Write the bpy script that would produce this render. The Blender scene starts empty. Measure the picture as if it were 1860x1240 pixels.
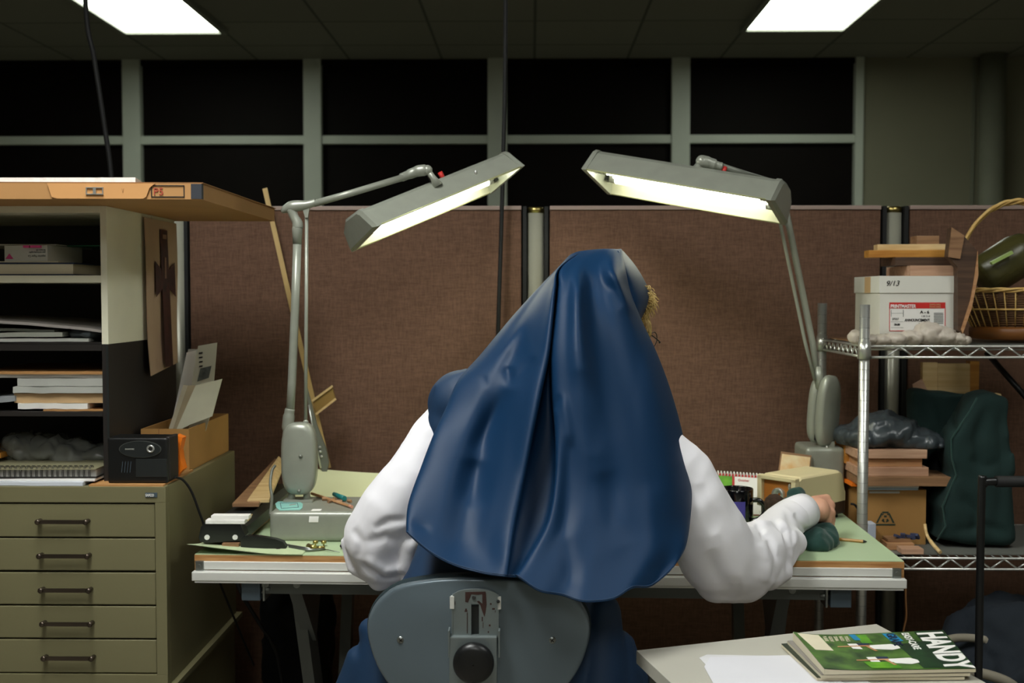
import bpy, bmesh, math, random
from mathutils import Vector, Matrix, Euler, noise
random.seed(7)
PI = math.pi
SC = bpy.context.scene
COL = SC.collection
# ------------------------------------------------------------------ camera, exposure, world, ceiling lights
F = 2050.0
CAMZ = 1.30
cam = bpy.data.cameras.new('camera'); camo = bpy.data.objects.new('camera', cam); COL.objects.link(camo)
cam.sensor_width = 36.0; cam.lens = 36.0 * F / 1860.0
PITCH = math.atan(85 / F); YAW = math.atan(35 / F)
camo.location = (0, 0, CAMZ)
camo.rotation_euler = Euler((PI / 2 - PITCH, 0, YAW), 'XYZ')
cam.clip_start = 0.05
cam.dof.use_dof = True; cam.dof.focus_distance = 2.15; cam.dof.aperture_fstop = 5.6
SC.camera = camo
SC.view_settings.view_transform = 'Standard'; SC.view_settings.look = 'None'
SC.view_settings.gamma = 1.0; SC.view_settings.exposure = 0.0
try: SC.view_settings.use_curve_mapping = False
except Exception: pass
w = bpy.data.worlds.new('world'); SC.world = w; w.use_nodes = True
w.node_tree.nodes['Background'].inputs[0].default_value = (0.5, 0.6, 0.55, 1)
w.node_tree.nodes['Background'].inputs[1].default_value = 0.01
TROFFER = 7.0          # radiance of the ceiling troffers
TROFFER_NEAR = 27.0     # the troffers over the worktable
TUBE = 14.0             # radiance of the drafting lamp tubes
RM = camo.rotation_euler.to_matrix()

def P(px, py, Y):
    """World point at depth Y that projects to photo pixel (px, py) - used to measure the room."""
    d = RM @ Vector(((px - 930) / F, -(py - 620) / F, -1.0))
    return Vector((0, 0, CAMZ)) + d * (Y / d.y)

def PZ(px, py, z):
    d = RM @ Vector(((px - 930) / F, -(py - 620) / F, -1.0))
    return Vector((0, 0, CAMZ)) + d * ((z - CAMZ) / d.z)

# ------------------------------------------------------------------ materials
def lin(h):
    h = h.lstrip('#'); c = [int(h[i:i + 2], 16) / 255 for i in (0, 2, 4)]
    return tuple(x / 12.92 if x <= 0.04045 else ((x + 0.055) / 1.055) ** 2.4 for x in c) + (1,)

def mat(name, col, rough=0.6, metal=0.0, var=0.12, vscale=8.0, bump=0.0, bscale=60.0, spec=0.5, sheen=0.0,
        stretch=None, emit=0.0, alpha=1.0, trans=0.0, coat=0.0, detail=4.0, col2=None):
    m = bpy.data.materials.new(name); m.use_nodes = True
    nt = m.node_tree; N = nt.nodes; L = nt.links
    b = N['Principled BSDF']; c = lin(col)
    b.inputs['Roughness'].default_value = rough; b.inputs['Metallic'].default_value = metal
    b.inputs['Specular IOR Level'].default_value = spec
    if sheen: b.inputs['Sheen Weight'].default_value = sheen; b.inputs['Sheen Roughness'].default_value = 0.5
    if coat: b.inputs['Coat Weight'].default_value = coat
    if trans: b.inputs['Transmission Weight'].default_value = trans
    if alpha < 1: b.inputs['Alpha'].default_value = alpha
    tc = N.new('ShaderNodeTexCoord'); mp = N.new('ShaderNodeMapping')
    L.new(tc.outputs['Object'], mp.inputs[0])
    if stretch: mp.inputs['Scale'].default_value = stretch
    nz = N.new('ShaderNodeTexNoise'); nz.inputs['Scale'].default_value = vscale; nz.inputs['Detail'].default_value = detail
    L.new(mp.outputs[0], nz.inputs[0])
    mx = N.new('ShaderNodeMix'); mx.data_type = 'RGBA'
    if col2 is not None: a, d = c, lin(col2)
    else:
        a = tuple(x * (1 - var) for x in c[:3]) + (1,); d = tuple(min(1, x * (1 + var)) for x in c[:3]) + (1,)
    mx.inputs[6].default_value = a; mx.inputs[7].default_value = d
    mr = N.new('ShaderNodeMapRange'); mr.inputs[1].default_value = 0.3; mr.inputs[2].default_value = 0.7
    L.new(nz.outputs[0], mr.inputs[0]); L.new(mr.outputs[0], mx.inputs[0])
    L.new(mx.outputs[2], b.inputs['Base Color'])
    if emit:
        b.inputs['Emission Color'].default_value = c; b.inputs['Emission Strength'].default_value = emit
    if bump:
        n2 = N.new('ShaderNodeTexNoise'); n2.inputs['Scale'].default_value = bscale; n2.inputs['Detail'].default_value = 3
        L.new(mp.outputs[0], n2.inputs[0])
        bp = N.new('ShaderNodeBump'); bp.inputs['Strength'].default_value = bump; bp.inputs['Distance'].default_value = 0.002
        L.new(n2.outputs[0], bp.inputs['Height']); L.new(bp.outputs[0], b.inputs['Normal'])
    return m

def wood(name, c1, c2, scale=6, stretch=(1, 14, 14), rough=0.55):
    m = mat(name, c1, rough=rough, col2=c2, vscale=scale, stretch=stretch, bump=0.15, bscale=30)
    return m

def emission(name, col, strength):
    m = bpy.data.materials.new(name); m.use_nodes = True; nt = m.node_tree
    nt.nodes.remove(nt.nodes['Principled BSDF'])
    e = nt.nodes.new('ShaderNodeEmission'); e.inputs[0].default_value = col; e.inputs[1].default_value = strength
    nt.links.new(e.outputs[0], nt.nodes['Material Output'].inputs[0]); return m

def weave(name, c1, c2, sx=900, rough=0.9):
    """panel fabric: crossed threads plus slubs"""
    m = bpy.data.materials.new(name); m.use_nodes = True; nt = m.node_tree; N = nt.nodes; L = nt.links
    b = N['Principled BSDF']; b.inputs['Roughness'].default_value = rough; b.inputs['Specular IOR Level'].default_value = 0.1
    tc = N.new('ShaderNodeTexCoord')
    outs = []
    for sc in ((420, 420, 60), (60, 60, 420), (160, 160, 22), (22, 22, 160)):
        mp = N.new('ShaderNodeMapping'); mp.inputs['Scale'].default_value = sc; L.new(tc.outputs['Object'], mp.inputs[0])
        nz = N.new('ShaderNodeTexNoise'); nz.inputs['Scale'].default_value = 1.0; nz.inputs['Detail'].default_value = 2
        L.new(mp.outputs[0], nz.inputs[0]); outs.append(nz.outputs[0])
    a1 = N.new('ShaderNodeMath'); a1.operation = 'ADD'; L.new(outs[0], a1.inputs[0]); L.new(outs[1], a1.inputs[1])
    a2 = N.new('ShaderNodeMath'); a2.operation = 'ADD'; L.new(outs[2], a2.inputs[0]); L.new(outs[3], a2.inputs[1])
    a3 = N.new('ShaderNodeMath'); a3.operation = 'ADD'; L.new(a1.outputs[0], a3.inputs[0]); L.new(a2.outputs[0], a3.inputs[1])
    mr = N.new('ShaderNodeMapRange'); mr.inputs[1].default_value = 1.6; mr.inputs[2].default_value = 2.4; L.new(a3.outputs[0], mr.inputs[0])
    mx = N.new('ShaderNodeMix'); mx.data_type = 'RGBA'; mx.inputs[6].default_value = lin(c1); mx.inputs[7].default_value = lin(c2)
    L.new(mr.outputs[0], mx.inputs[0]); L.new(mx.outputs[2], b.inputs['Base Color'])
    return m

M = {}
M['ceiling_frame'] = mat('ceiling_frame', '#8a8c80', .6)
M['olive_wall'] = mat('olive_wall', '#85836e', .8, vscale=2, var=.05)
M['column'] = mat('column', '#7f8170', .7, var=.05)
M['mullion'] = mat('mullion', '#c3cabd', .5, var=.03)
M['dark_glass'] = mat('dark_glass', '#120e0c', .6, var=.1, spec=.08)
M['floor'] = mat('floor', '#8a8478', .7, vscale=20)
M['room'] = mat('room', '#b5b2a2', .85, var=.04)
M['fabric'] = weave('panel_fabric', '#5d4639', '#745848')
M['panel_cap'] = mat('panel_cap', '#a08a80', .5, var=.04)
M['post'] = mat('post', '#aaa998', .32, metal=.25, var=.04)
M['black_rubber'] = mat('black_rubber', '#0c0c0c', .7)
M['black_plastic'] = mat('black_plastic', '#101112', .35, var=.05)
M['dark_plastic'] = mat('dark_plastic', '#1c2020', .45, var=.05)
M['cabinet'] = mat('cabinet', '#767152', .45, var=.05, vscale=3, bump=.05, bscale=200)
M['handle'] = mat('handle', '#5b5148', .3, metal=.9)
M['shelf_white'] = mat('shelf_white', '#efecd4', .5, var=.04, vscale=6)
M['shelf_black'] = mat('shelf_black', '#1d1815', .6)
M['kraft'] = mat('kraft', '#b38450', .7, var=.07, vscale=5, bump=.1)
M['kraft_dark'] = mat('kraft_dark', '#8a5f36', .8, var=.1)
M['cardboard'] = mat('cardboard', '#a87d44', .8, var=.08, bump=.1)
M['chrome'] = mat('chrome', '#cfd0cb', .30, metal=.8, var=.03)
M['steel'] = mat('steel', '#8b8f8c', .35, metal=.9, var=.1)
M['ink_blue'] = mat('ink_blue', '#15233f', .5)
M['ink_black'] = mat('ink_black', '#15130f', .6)
M['ink_red'] = mat('ink_red', '#a5402f', .6)
M['red'] = mat('red', '#c42a25', .5)
M['pink'] = mat('pink', '#d94a8c', .5)
M['white_paper'] = mat('white_paper', '#e9e7e2', .8, var=.03)
M['grey_paper'] = mat('grey_paper', '#b4b5ae', .8, var=.06)
M['buff_paper'] = mat('buff_paper', '#c7a579', .8, var=.06)
M['cream_paper'] = mat('cream_paper', '#d8cfb4', .8, var=.05)
M['foam'] = mat('foam', '#efece8', .8, var=.04, vscale=60, bump=.8, bscale=90)
M['navy_book'] = mat('navy_book', '#1d2c4a', .5)
M['green_folder'] = mat('green_folder', '#0f6a4c', .5)
M['orange'] = mat('orange', '#f07a10', .5)
M['lamp_grey'] = mat('lamp_grey', '#979a8e', .34, metal=.2, var=.05, vscale=30, coat=.15)
M['lamp_dark'] = mat('lamp_dark', '#777a70', .4, metal=.2, var=.06)
M['lamp_white'] = mat('lamp_white', '#c4c3ac', .4, var=.02)
M['tube_glow'] = emission('tube_glow', (1.0, 1.0, .80, 1), TUBE)
M['troffer_glow'] = emission('troffer_glow', (.93, 1.0, .86, 1), TROFFER)
M['troffer_glow_near'] = emission('troffer_glow_near', (.98, 1.0, .96, 1), TROFFER_NEAR)
M['troffer_glow_side'] = emission('troffer_glow_side', (.98, 1.0, .96, 1), TROFFER_NEAR * .34)
M['troffer_glow_rear'] = emission('troffer_glow_rear', (.98, 1.0, .96, 1), TROFFER_NEAR * .44)
M['green_vinyl'] = mat('green_vinyl', '#b4c9a2', .5, var=.04, vscale=6)
M['pale_vinyl'] = mat('pale_vinyl', '#d2d4a8', .6, var=.03, vscale=6)
M['ply'] = wood('ply', '#a06a38', '#c99a62', scale=10)
M['alu_white'] = mat('alu_white', '#dcdcd6', .35, metal=.15, var=.03)
M['frame_grey'] = mat('frame_grey', '#565a57', .4, metal=.3, var=.06)
M['blue_grey'] = mat('blue_grey', '#46535c', .5, var=.06)
M['pine'] = wood('pine', '#c9a56c', '#e2c792')
M['oak'] = wood('oak', '#a8744a', '#c79a70')
M['walnut'] = wood('walnut', '#3d2b20', '#5d4432')
M['pinkwood'] = wood('pinkwood', '#b08468', '#cfa98c')
M['brownwood'] = wood('brownwood', '#7c5a3e', '#a37c58')
M['honey'] = wood('honey', '#a86a20', '#d09540')
M['wicker'] = mat('wicker', '#c69a50', .6, col2='#e2c078', vscale=40, bump=.4, bscale=80)
M['wicker_dark'] = mat('wicker_dark', '#4a2e12', .6, col2='#6d4a22', vscale=60, bump=.5, bscale=120)
M['chair_grey'] = mat('chair_grey', '#65727a', .33, metal=.25, var=.06, vscale=5, bump=.03, bscale=300)
M['chair_metal'] = mat('chair_metal', '#7b8484', .35, metal=.4, var=.06)
M['rust'] = mat('rust', '#38201a', .8, var=.3, vscale=60)
M['cushion'] = mat('cushion', '#10242a', .9)
M['veil'] = mat('veil', '#0c2f50', .52, var=.05, vscale=4, spec=.24, sheen=.0, bump=.10, bscale=900)
M['jumper'] = mat('jumper', '#0f3050', .60, var=.06, vscale=4, sheen=.0, bump=.12, bscale=700)
M['blouse'] = mat('blouse', '#f6f4fa', .75, var=.02, vscale=6, sheen=.2)
M['skin'] = mat('skin', '#dda98a', .5, col2='#d09780', vscale=18, var=.1, bump=.15, bscale=220)
M['nail'] = mat('nail', '#e2b3a0', .3)
M['hair'] = mat('hair', '#e6cb84', .4, col2='#b3914f', vscale=60)
M['shoe'] = mat('shoe', '#141414', .4)
M['lens'] = mat('lens', '#dfe4e4', .05, alpha=.12)
M['green_cloth'] = mat('green_cloth', '#0f3a33', .85, var=.15, vscale=15, sheen=.2)
M['tote'] = mat('tote', '#0e2a27', .9, var=.15, vscale=12, bump=.3, bscale=200)
M['brown_fuzz'] = mat('brown_fuzz', '#3b2a1e', .95, var=.3, vscale=120, bump=.8, bscale=250)
M['beige_plastic'] = mat('beige_plastic', '#e2d3a6', .42, var=.02)
M['sharpener_brown'] = mat('sharpener_brown', '#3a2417', .45)
M['tan_plastic'] = mat('tan_plastic', '#b5712c', .45)
M['mug'] = mat('mug', '#0b0b10', .12, var=.05, coat=.5)
M['purple'] = mat('purple', '#5a4fae', .4)
M['clear_bag'] = mat('clear_bag', '#9a9c96', .22, alpha=.6, var=.1, bump=.5, bscale=40)
M['white_bag'] = mat('white_bag', '#cfc4b6', .3, alpha=.8, var=.08, bump=.5, bscale=50)
M['black_bag'] = mat('black_bag', '#3c4347', .3, var=.12, bump=.4, bscale=50)
M['bin_bag'] = mat('bin_bag', '#0c0d0d', .65, spec=.2)
M['tabletop_grey'] = mat('tabletop_grey', '#b5b2a6', .5, var=.02)
M['mag_green'] = mat('mag_green', '#16331c', .35, col2='#5c8438', vscale=34, detail=10)
M['mag_dark'] = mat('mag_dark', '#10241a', .35, col2='#274a2c', vscale=50, detail=8)
M['mag_lime'] = mat('mag_lime', '#6fae25', .35, col2='#2c7a1a', vscale=30)
M['cyan'] = mat('cyan', '#1f86b5', .4)
M['teal'] = mat('teal', '#8fc9c0', .5)
M['teal_dark'] = mat('teal_dark', '#15706f', .5)
M['eraser'] = mat('eraser', '#d69a80', .6)
M['amber'] = mat('amber', '#e0b070', .4, col2='#ead9b0', vscale=30)
M['glass_green'] = mat('glass_green', '#4a4824', .3, alpha=.8, spec=.4)
M['brass'] = mat('brass', '#b9a767', .3, metal=1.0)
M['navy_fabric'] = mat('navy_fabric', '#121b24', .9)
M['dull_tube'] = mat('dull_tube', '#8f8878', .7)
M['blue_scrap'] = mat('blue_scrap', '#39405e', .7)

# ------------------------------------------------------------------ object helpers
def tag(o, label=None, cat=None, group=None, kind=None):
    if label: o['label'] = label
    if cat: o['category'] = cat
    if group: o['group'] = group
    if kind: o['kind'] = kind
    return o

def thing(name, label, cat, loc, group=None):
    o = bpy.data.objects.new(name, None); COL.objects.link(o); o.location = loc
    o.empty_display_size = 0.05
    return tag(o, label, cat, group)

def root_loc(o):
    while o.parent: o = o.parent
    return Vector(o.location)

class MB:
    """collects shapes given in world coordinates; build() links them as ONE mesh object"""
    def __init__(s, T=None): s.bm = bmesh.new(); s.T = T or Matrix.Identity(4); s.mats = []
    def _mi(s, m):
        if m is None: return 0
        if m not in s.mats: s.mats.append(m)
        return s.mats.index(m)
    def _fin(s, vs, fs=None, m=None):
        for v in vs: v.co = s.T @ v.co
        if m is not None and fs:
            i = s._mi(m)
            for f in fs: f.material_index = i
    def raw(s, verts, faces, smooth=False, m=None):
        vs = [s.bm.verts.new(v) for v in verts]; fs = []
        for f in faces:
            try:
                g = s.bm.faces.new([vs[i] for i in f]); g.smooth = smooth; fs.append(g)
            except ValueError: pass
        s._fin(vs, fs, m); return s
    def box(s, c, d, R=None, bev=0.0, seg=2, m=None, taper=None):
        t = bmesh.new(); bmesh.ops.create_cube(t, size=1)
        for v in t.verts:
            v.co = Vector((v.co.x * d[0], v.co.y * d[1], v.co.z * d[2]))
            if taper and v.co.z > 0: v.co.x *= taper; v.co.y *= taper
        if bev: bmesh.ops.bevel(t, geom=t.edges[:], offset=bev, segments=seg, profile=.7, affect='EDGES')
        if R is not None:
            for v in t.verts: v.co = R @ v.co
        for v in t.verts: v.co += Vector(c)
        t.verts.index_update()
        s.raw([v.co.copy() for v in t.verts], [[v.index for v in f.verts] for f in t.faces], smooth=bev > 0 and seg > 2, m=m)
        t.free(); return s
    def bx(s, x0, x1, y0, y1, z0, z1, bev=0.0, seg=2, m=None):
        return s.box(((x0 + x1) / 2, (y0 + y1) / 2, (z0 + z1) / 2), (abs(x1 - x0), abs(y1 - y0), abs(z1 - z0)), bev=bev, seg=seg, m=m)
    def beam(s, p0, p1, wx, wz, up=(0, 0, 1), bev=0.0, m=None):
        p0 = Vector(p0); p1 = Vector(p1); a = (p1 - p0); L = a.length; a.normalize()
        side = a.cross(Vector(up));
        if side.length < 1e-4: side = a.cross(Vector((1, 0, 0)))
        side.normalize(); u = side.cross(a)
        R = Matrix((side, a, u)).transposed()
        return s.box((p0 + p1) / 2, (wx, L, wz), R=R, bev=bev, m=m)
    def cyl(s, p0, p1, r0, r1=None, n=20, cap=True, smooth=True, m=None):
        r1 = r0 if r1 is None else r1
        return s.tube([p0, p1], [r0, r1], n=n, cap=cap, smooth=smooth, m=m)
    def tube(s, pts, r, n=10, cap=True, smooth=True, closed=False, m=None):
        pts = [Vector(p) for p in pts]; K = len(pts)
        rs = r if isinstance(r, (list, tuple)) else [r] * K
        verts = []; prev = None
        for i, p in enumerate(pts):
            if closed: t = pts[(i + 1) % K] - pts[i - 1]
            else: t = pts[min(i + 1, K - 1)] - pts[max(i - 1, 0)]
            t.normalize()
            if prev is None:
                u = t.orthogonal().normalized()
                if abs(t.z) < .9: u = t.cross(Vector((0, 0, 1))).normalized()
            else:
                u = prev - t * prev.dot(t)
                u = u.normalized() if u.length > 1e-6 else t.orthogonal().normalized()
            prev = u; v = t.cross(u)
            for k in range(n):
                a = 2 * PI * k / n; verts.append(p + (u * math.cos(a) + v * math.sin(a)) * rs[i])
        faces = []
        for i in range(K if closed else K - 1):
            j = (i + 1) % K
            for k in range(n):
                faces.append((i * n + k, i * n + (k + 1) % n, j * n + (k + 1) % n, j * n + k))
        if cap and not closed:
            faces.append(tuple(range(n - 1, -1, -1))); faces.append(tuple((K - 1) * n + k for k in range(n)))
        vs = [s.bm.verts.new(v) for v in verts]; fs = []
        for q, f in enumerate(faces):
            g = s.bm.faces.new([vs[i] for i in f]); g.smooth = smooth and len(f) == 4; fs.append(g)
        s._fin(vs, fs, m); return s
    def sphere(s, c, r, seg=20, rings=12, R=None, m=None):
        rr = Vector(r) if isinstance(r, (tuple, list, Vector)) else Vector((r, r, r))
        t = bmesh.new(); bmesh.ops.create_uvsphere(t, u_segments=seg, v_segments=rings, radius=1)
        for v in t.verts:
            q = Vector((v.co.x * rr.x, v.co.y * rr.y, v.co.z * rr.z))
            v.co = (R @ q if R is not None else q) + Vector(c)
        t.verts.index_update()
        s.raw([v.co.copy() for v in t.verts], [[v.index for v in f.verts] for f in t.faces], smooth=True, m=m); t.free(); return s
    def capsule(s, p0, p1, r0, r1=None, n=18, m=None):
        r1 = r0 if r1 is None else r1
        s.sphere(p0, r0, n, 12, m=m); s.sphere(p1, r1, n, 12, m=m); s.cyl(p0, p1, r0, r1, n=n, m=m); return s
    def lathe(s, prof, c, n=32, axis=(0, 0, 1), smooth=True, m=None):
        ax = Vector(axis).normalized(); q = Vector((0, 0, 1)).rotation_difference(ax)
        verts = []; faces = []
        for (r, h) in prof:
            for k in range(n):
                a = 2 * PI * k / n; verts.append(q @ Vector((r * math.cos(a), r * math.sin(a), h)) + Vector(c))
        for i in range(len(prof) - 1):
            for k in range(n):
                faces.append((i * n + k, i * n + (k + 1) % n, (i + 1) * n + (k + 1) % n, (i + 1) * n + k))
        return s.raw(verts, faces, smooth=smooth, m=m)
    def prism(s, poly, e, smooth=False, m=None):
        """closed polygon of 3D points extruded by vector e"""
        poly = [Vector(p) for p in poly]; n = len(poly); e = Vector(e)
        vs = poly + [p + e for p in poly]
        fs = [tuple(range(n - 1, -1, -1)), tuple(range(n, 2 * n))] + [(i, (i + 1) % n, n + (i + 1) % n, n + i) for i in range(n)]
        return s.raw(vs, fs, smooth=smooth, m=m)
    def grid(s, rows, smooth=True, m=None):
        nr = len(rows); nc = len(rows[0]); vs = [p for r in rows for p in r]
        fs = [(i * nc + j, i * nc + j + 1, (i + 1) * nc + j + 1, (i + 1) * nc + j) for i in range(nr - 1) for j in range(nc - 1)]
        return s.raw(vs, fs, smooth=smooth, m=m)
    def loft(s, rings, cap=True, smooth=True, m=None):
        nc = len(rings[0]); vs = [p for r in rings for p in r]
        fs = [(i * nc + j, i * nc + (j + 1) % nc, (i + 1) * nc + (j + 1) % nc, (i + 1) * nc + j) for i in range(len(rings) - 1) for j in range(nc)]
        if cap: fs.append(tuple(range(nc - 1, -1, -1))); fs.append(tuple((len(rings) - 1) * nc + j for j in range(nc)))
        return s.raw(vs, fs, smooth=smooth, m=m)
    def build(s, name, m, parent=None, loc=None, label=None, cat=None, group=None, kind=None, mods=None, recalc=True):
        if recalc: bmesh.ops.recalc_face_normals(s.bm, faces=s.bm.faces[:])
        if parent is not None: o0 = root_loc(parent)
        elif loc is not None: o0 = Vector(loc)
        else:
            xs = [v.co for v in s.bm.verts]
            o0 = Vector(((min(v.x for v in xs) + max(v.x for v in xs)) / 2, (min(v.y for v in xs) + max(v.y for v in xs)) / 2, min(v.z for v in xs)))
        for v in s.bm.verts: v.co -= o0
        me = bpy.data.meshes.new(name); s.bm.to_mesh(me); s.bm.free()
        if s.mats:
            for q in s.mats: me.materials.append(q)
        else: me.materials.append(m if not isinstance(m, str) else M[m])
        o = bpy.data.objects.new(name, me); COL.objects.link(o)
        if parent is not None: o.parent = parent
        else: o.location = o0
        if mods:
            for (typ, kw) in mods:
                md = o.modifiers.new(typ.lower(), typ)
                for k, v in kw.items(): setattr(md, k, v)
            bake(o)
        return tag(o, label, cat, group, kind)

def bake(o):
    dg = bpy.context.evaluated_depsgraph_get(); dg.update()
    me = bpy.data.meshes.new_from_object(o.evaluated_get(dg)); mats = [m for m in o.data.materials]
    o.modifiers.clear(); o.data = me
    me.materials.clear()
    for m in mats: me.materials.append(m)
    for p in me.polygons: p.use_smooth = True

def blob(mb, name, m, parent=None, voxel=.006, smooth=8, disp=None, sub=0, smooth2=0, **kw):
    mods = [('REMESH', dict(mode='VOXEL', voxel_size=voxel)), ('SMOOTH', dict(factor=.5, iterations=smooth))]
    o = mb.build(name, m, parent, mods=mods, recalc=False, **kw)
    if disp:
        for (amp, sc, st) in disp:
            me = o.data; off = root_loc(o) if o.parent else Vector(o.location)
            nrm = [Vector(n.vector) for n in me.vertex_normals]
            for v, vn in zip(me.vertices, nrm):
                p = v.co + off
                q = Vector((p.x * st[0], p.y * st[1], p.z * st[2])) * sc
                n = noise.noise(q)
                n = 1 - 2 * abs(n) if amp < 0 else n
                v.co += vn * (abs(amp) * n)
            me.update()
    return o

def toward(o, p):
    return (Vector((0, 0, CAMZ)) - p).normalized()
def fold(o, pts, wd, amp):
    """cloth fold pressed into (amp > 0) or raised from (amp < 0) the camera side of a cloth mesh along a measured line"""
    pts = [Vector(p) for p in pts]; off = root_loc(o) if o.parent else Vector(o.location); me = o.data
    nrm = [Vector(n.vector) for n in me.vertex_normals]; RT = RM.transposed(); eye = Vector((0, 0, CAMZ))
    x0 = min(p.x for p in pts) - 3 * wd; x1 = max(p.x for p in pts) + 3 * wd
    for v, n in zip(me.vertices, nrm):
        d = v.co + off - eye
        if n.dot(d) > 0: continue
        q = RT @ d; px = 930 + F * q.x / -q.z
        if px < x0 or px > x1: continue
        py = 620 - F * q.y / -q.z; c = Vector((px, py)); best = 1e9; tt = 0
        for i in range(len(pts) - 1):
            ab = pts[i + 1] - pts[i]; t = max(0, min(1, (c - pts[i]).dot(ab) / ab.length_squared)); e = (c - pts[i] - ab * t).length
            if e < best: best = e; tt = (i + t) / (len(pts) - 1)
        if best < 3 * wd: v.co -= n * (amp * math.exp(-(best / wd) ** 2) * (1 - abs(2 * tt - 1) ** 4))
    me.update()

def text(body, size, origin, xa, ya, m, name, parent, depth=.0004, bold=0.0, align='LEFT', sx=1.0, shear=0.0):
    cu = bpy.data.curves.new('t', 'FONT'); cu.body = body; cu.size = size; cu.extrude = depth; cu.offset = bold
    cu.align_x = align; cu.shear = shear
    o = bpy.data.objects.new('t', cu); COL.objects.link(o)
    dg = bpy.context.evaluated_depsgraph_get(); dg.update()
    me = bpy.data.meshes.new_from_object(o.evaluated_get(dg)); bpy.data.objects.remove(o)
    xa = Vector(xa).normalized(); ya = Vector(ya).normalized(); za = xa.cross(ya)
    T = Matrix((xa * sx, ya, za)).transposed().to_4x4(); T.translation = Vector(origin) - root_loc(parent)
    me.transform(T); me.name = name; me.materials.clear(); me.materials.append(M[m] if isinstance(m, str) else m)
    ob = bpy.data.objects.new(name, me); COL.objects.link(ob); ob.parent = parent
    return ob

def catmull(pts, n=8, closed=False):
    pts = [Vector(p) for p in pts]; out = []; K = len(pts)
    rng = K if closed else K - 1
    for i in range(rng):
        if closed: a, b, c, d = pts[i - 1], pts[i], pts[(i + 1) % K], pts[(i + 2) % K]
        else: a, b, c, d = pts[max(i - 1, 0)], pts[i], pts[i + 1], pts[min(i + 2, K - 1)]
        for k in range(n):
            t = k / n
            out.append(.5 * ((2 * b) + (c - a) * t + (2 * a - 5 * b + 4 * c - d) * t * t + (3 * b - a - 3 * c + d) * t ** 3))
    if not closed: out.append(pts[-1])
    return out

def rotz(a): return Matrix.Rotation(a, 3, 'Z')
def about(p, R):
    T = Matrix.Translation(Vector(p)); return T @ R.to_4x4() @ T.inverted()
# ------------------------------------------------------------------ the setting
CEIL = 2.85; BACKY = 7.5
def struct(name, mb, m, parent=None): return mb.build(name, m, parent, kind='structure')
struct('floor', MB().bx(-4.5, 4.5, -2.5, BACKY, -.05, 0), 'floor')
def ceiling_material():
    m = bpy.data.materials.new('ceiling_tiles'); m.use_nodes = True; nt = m.node_tree; N = nt.nodes; L = nt.links
    b = N['Principled BSDF']; b.inputs['Roughness'].default_value = .9
    tc = N.new('ShaderNodeTexCoord'); mp = N.new('ShaderNodeMapping'); L.new(tc.outputs['Object'], mp.inputs[0])
    br = N.new('ShaderNodeTexBrick'); br.offset = 0.0; br.squash = 1
    br.inputs['Scale'].default_value = 1.0; br.inputs['Brick Width'].default_value = .61; br.inputs['Row Height'].default_value = .61
    br.inputs['Mortar Size'].default_value = .009; br.inputs['Mortar Smooth'].default_value = .2
    br.inputs['Color1'].default_value = lin('#8b8a7c'); br.inputs['Color2'].default_value = lin('#848376'); br.inputs['Mortar'].default_value = lin('#5a5a50')
    mp.inputs['Location'].default_value = (-.02, .24, 0)
    L.new(mp.outputs[0], br.inputs[0]); L.new(br.outputs[0], b.inputs['Base Color']); return m
M['ceiling'] = ceiling_material()
MB().bx(-4.5, 4.5, -2.5, BACKY, CEIL, CEIL + .05).build('ceiling', 'ceiling', loc=(0, 0, CEIL), kind='structure')
struct('wall_left', MB().bx(-4.55, -4.5, -2.5, BACKY, 0, CEIL), 'room')
struct('wall_right', MB().bx(4.5, 4.55, -2.5, BACKY, 0, CEIL), 'room')
struct('wall_front', MB().bx(-4.5, 4.5, -2.55, -2.5, 0, CEIL), 'room')
# window wall: low sill wall, panes, mullions; then the olive wall with its pipe column
xw = lambda px, py=250: P(px, py, BACKY).x
zw = lambda py: P(930, py, BACKY).z
SILL = 1.2
xolive = xw(1566)
wb = MB().bx(-4.5, xolive, BACKY, BACKY + .1, 0, SILL)
wb.bx(xolive, 4.5, BACKY, BACKY + .1, 0, CEIL)
struct('wall_back', wb, 'olive_wall')
mull = [(-100, -70), (226, 258), (553, 585), (886, 921), (1219, 1252), (1551, 1566)]
xs = [(xw(a), xw(b)) for a, b in mull]
xs = [(-4.5, -4.45), (xs[0][0], xs[0][1])] + xs[1:] if xs[0][0] > -4.4 else xs
zt0, zt1 = zw(261), zw(246)
for i in range(len(xs) - 1):
    a, b = xs[i][1], xs[i + 1][0]
    pane = MB().bx(a - .01, b + .01, BACKY + .03, BACKY + .045, SILL, CEIL)
    wn = struct('window_%d' % (i + 1), pane, 'dark_glass')
    struct('transom', MB().bx(a, b, BACKY - .02, BACKY + .03, zt0, zt1, bev=.004), 'mullion', wn)
    struct('window_frame', MB().bx(a, b, BACKY - .01, BACKY + .03, CEIL - .035, CEIL), M['dark_glass'], wn)
for i, (a, b) in enumerate(xs):
    struct('trim_%d' % (i + 1), MB().bx(a, b, BACKY - .035, BACKY + .03, SILL, CEIL, bev=.005), 'mullion')
struct('trim_%d' % (len(xs) + 1), MB().cyl((xw(1792), BACKY - .09, 0), (xw(1792), BACKY - .09, CEIL), (xw(1815) - xw(1770)) / 2, n=28), 'column')
struct('trim_%d' % (len(xs) + 2), MB().bx(xw(1763), xw(1769), BACKY - .012, BACKY, 0, CEIL), 'column')
struct('trim_%d' % (len(xs) + 3), MB().bx(xs[0][0], xolive, BACKY - .12, BACKY, SILL - .04, SILL), 'mullion')

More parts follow.
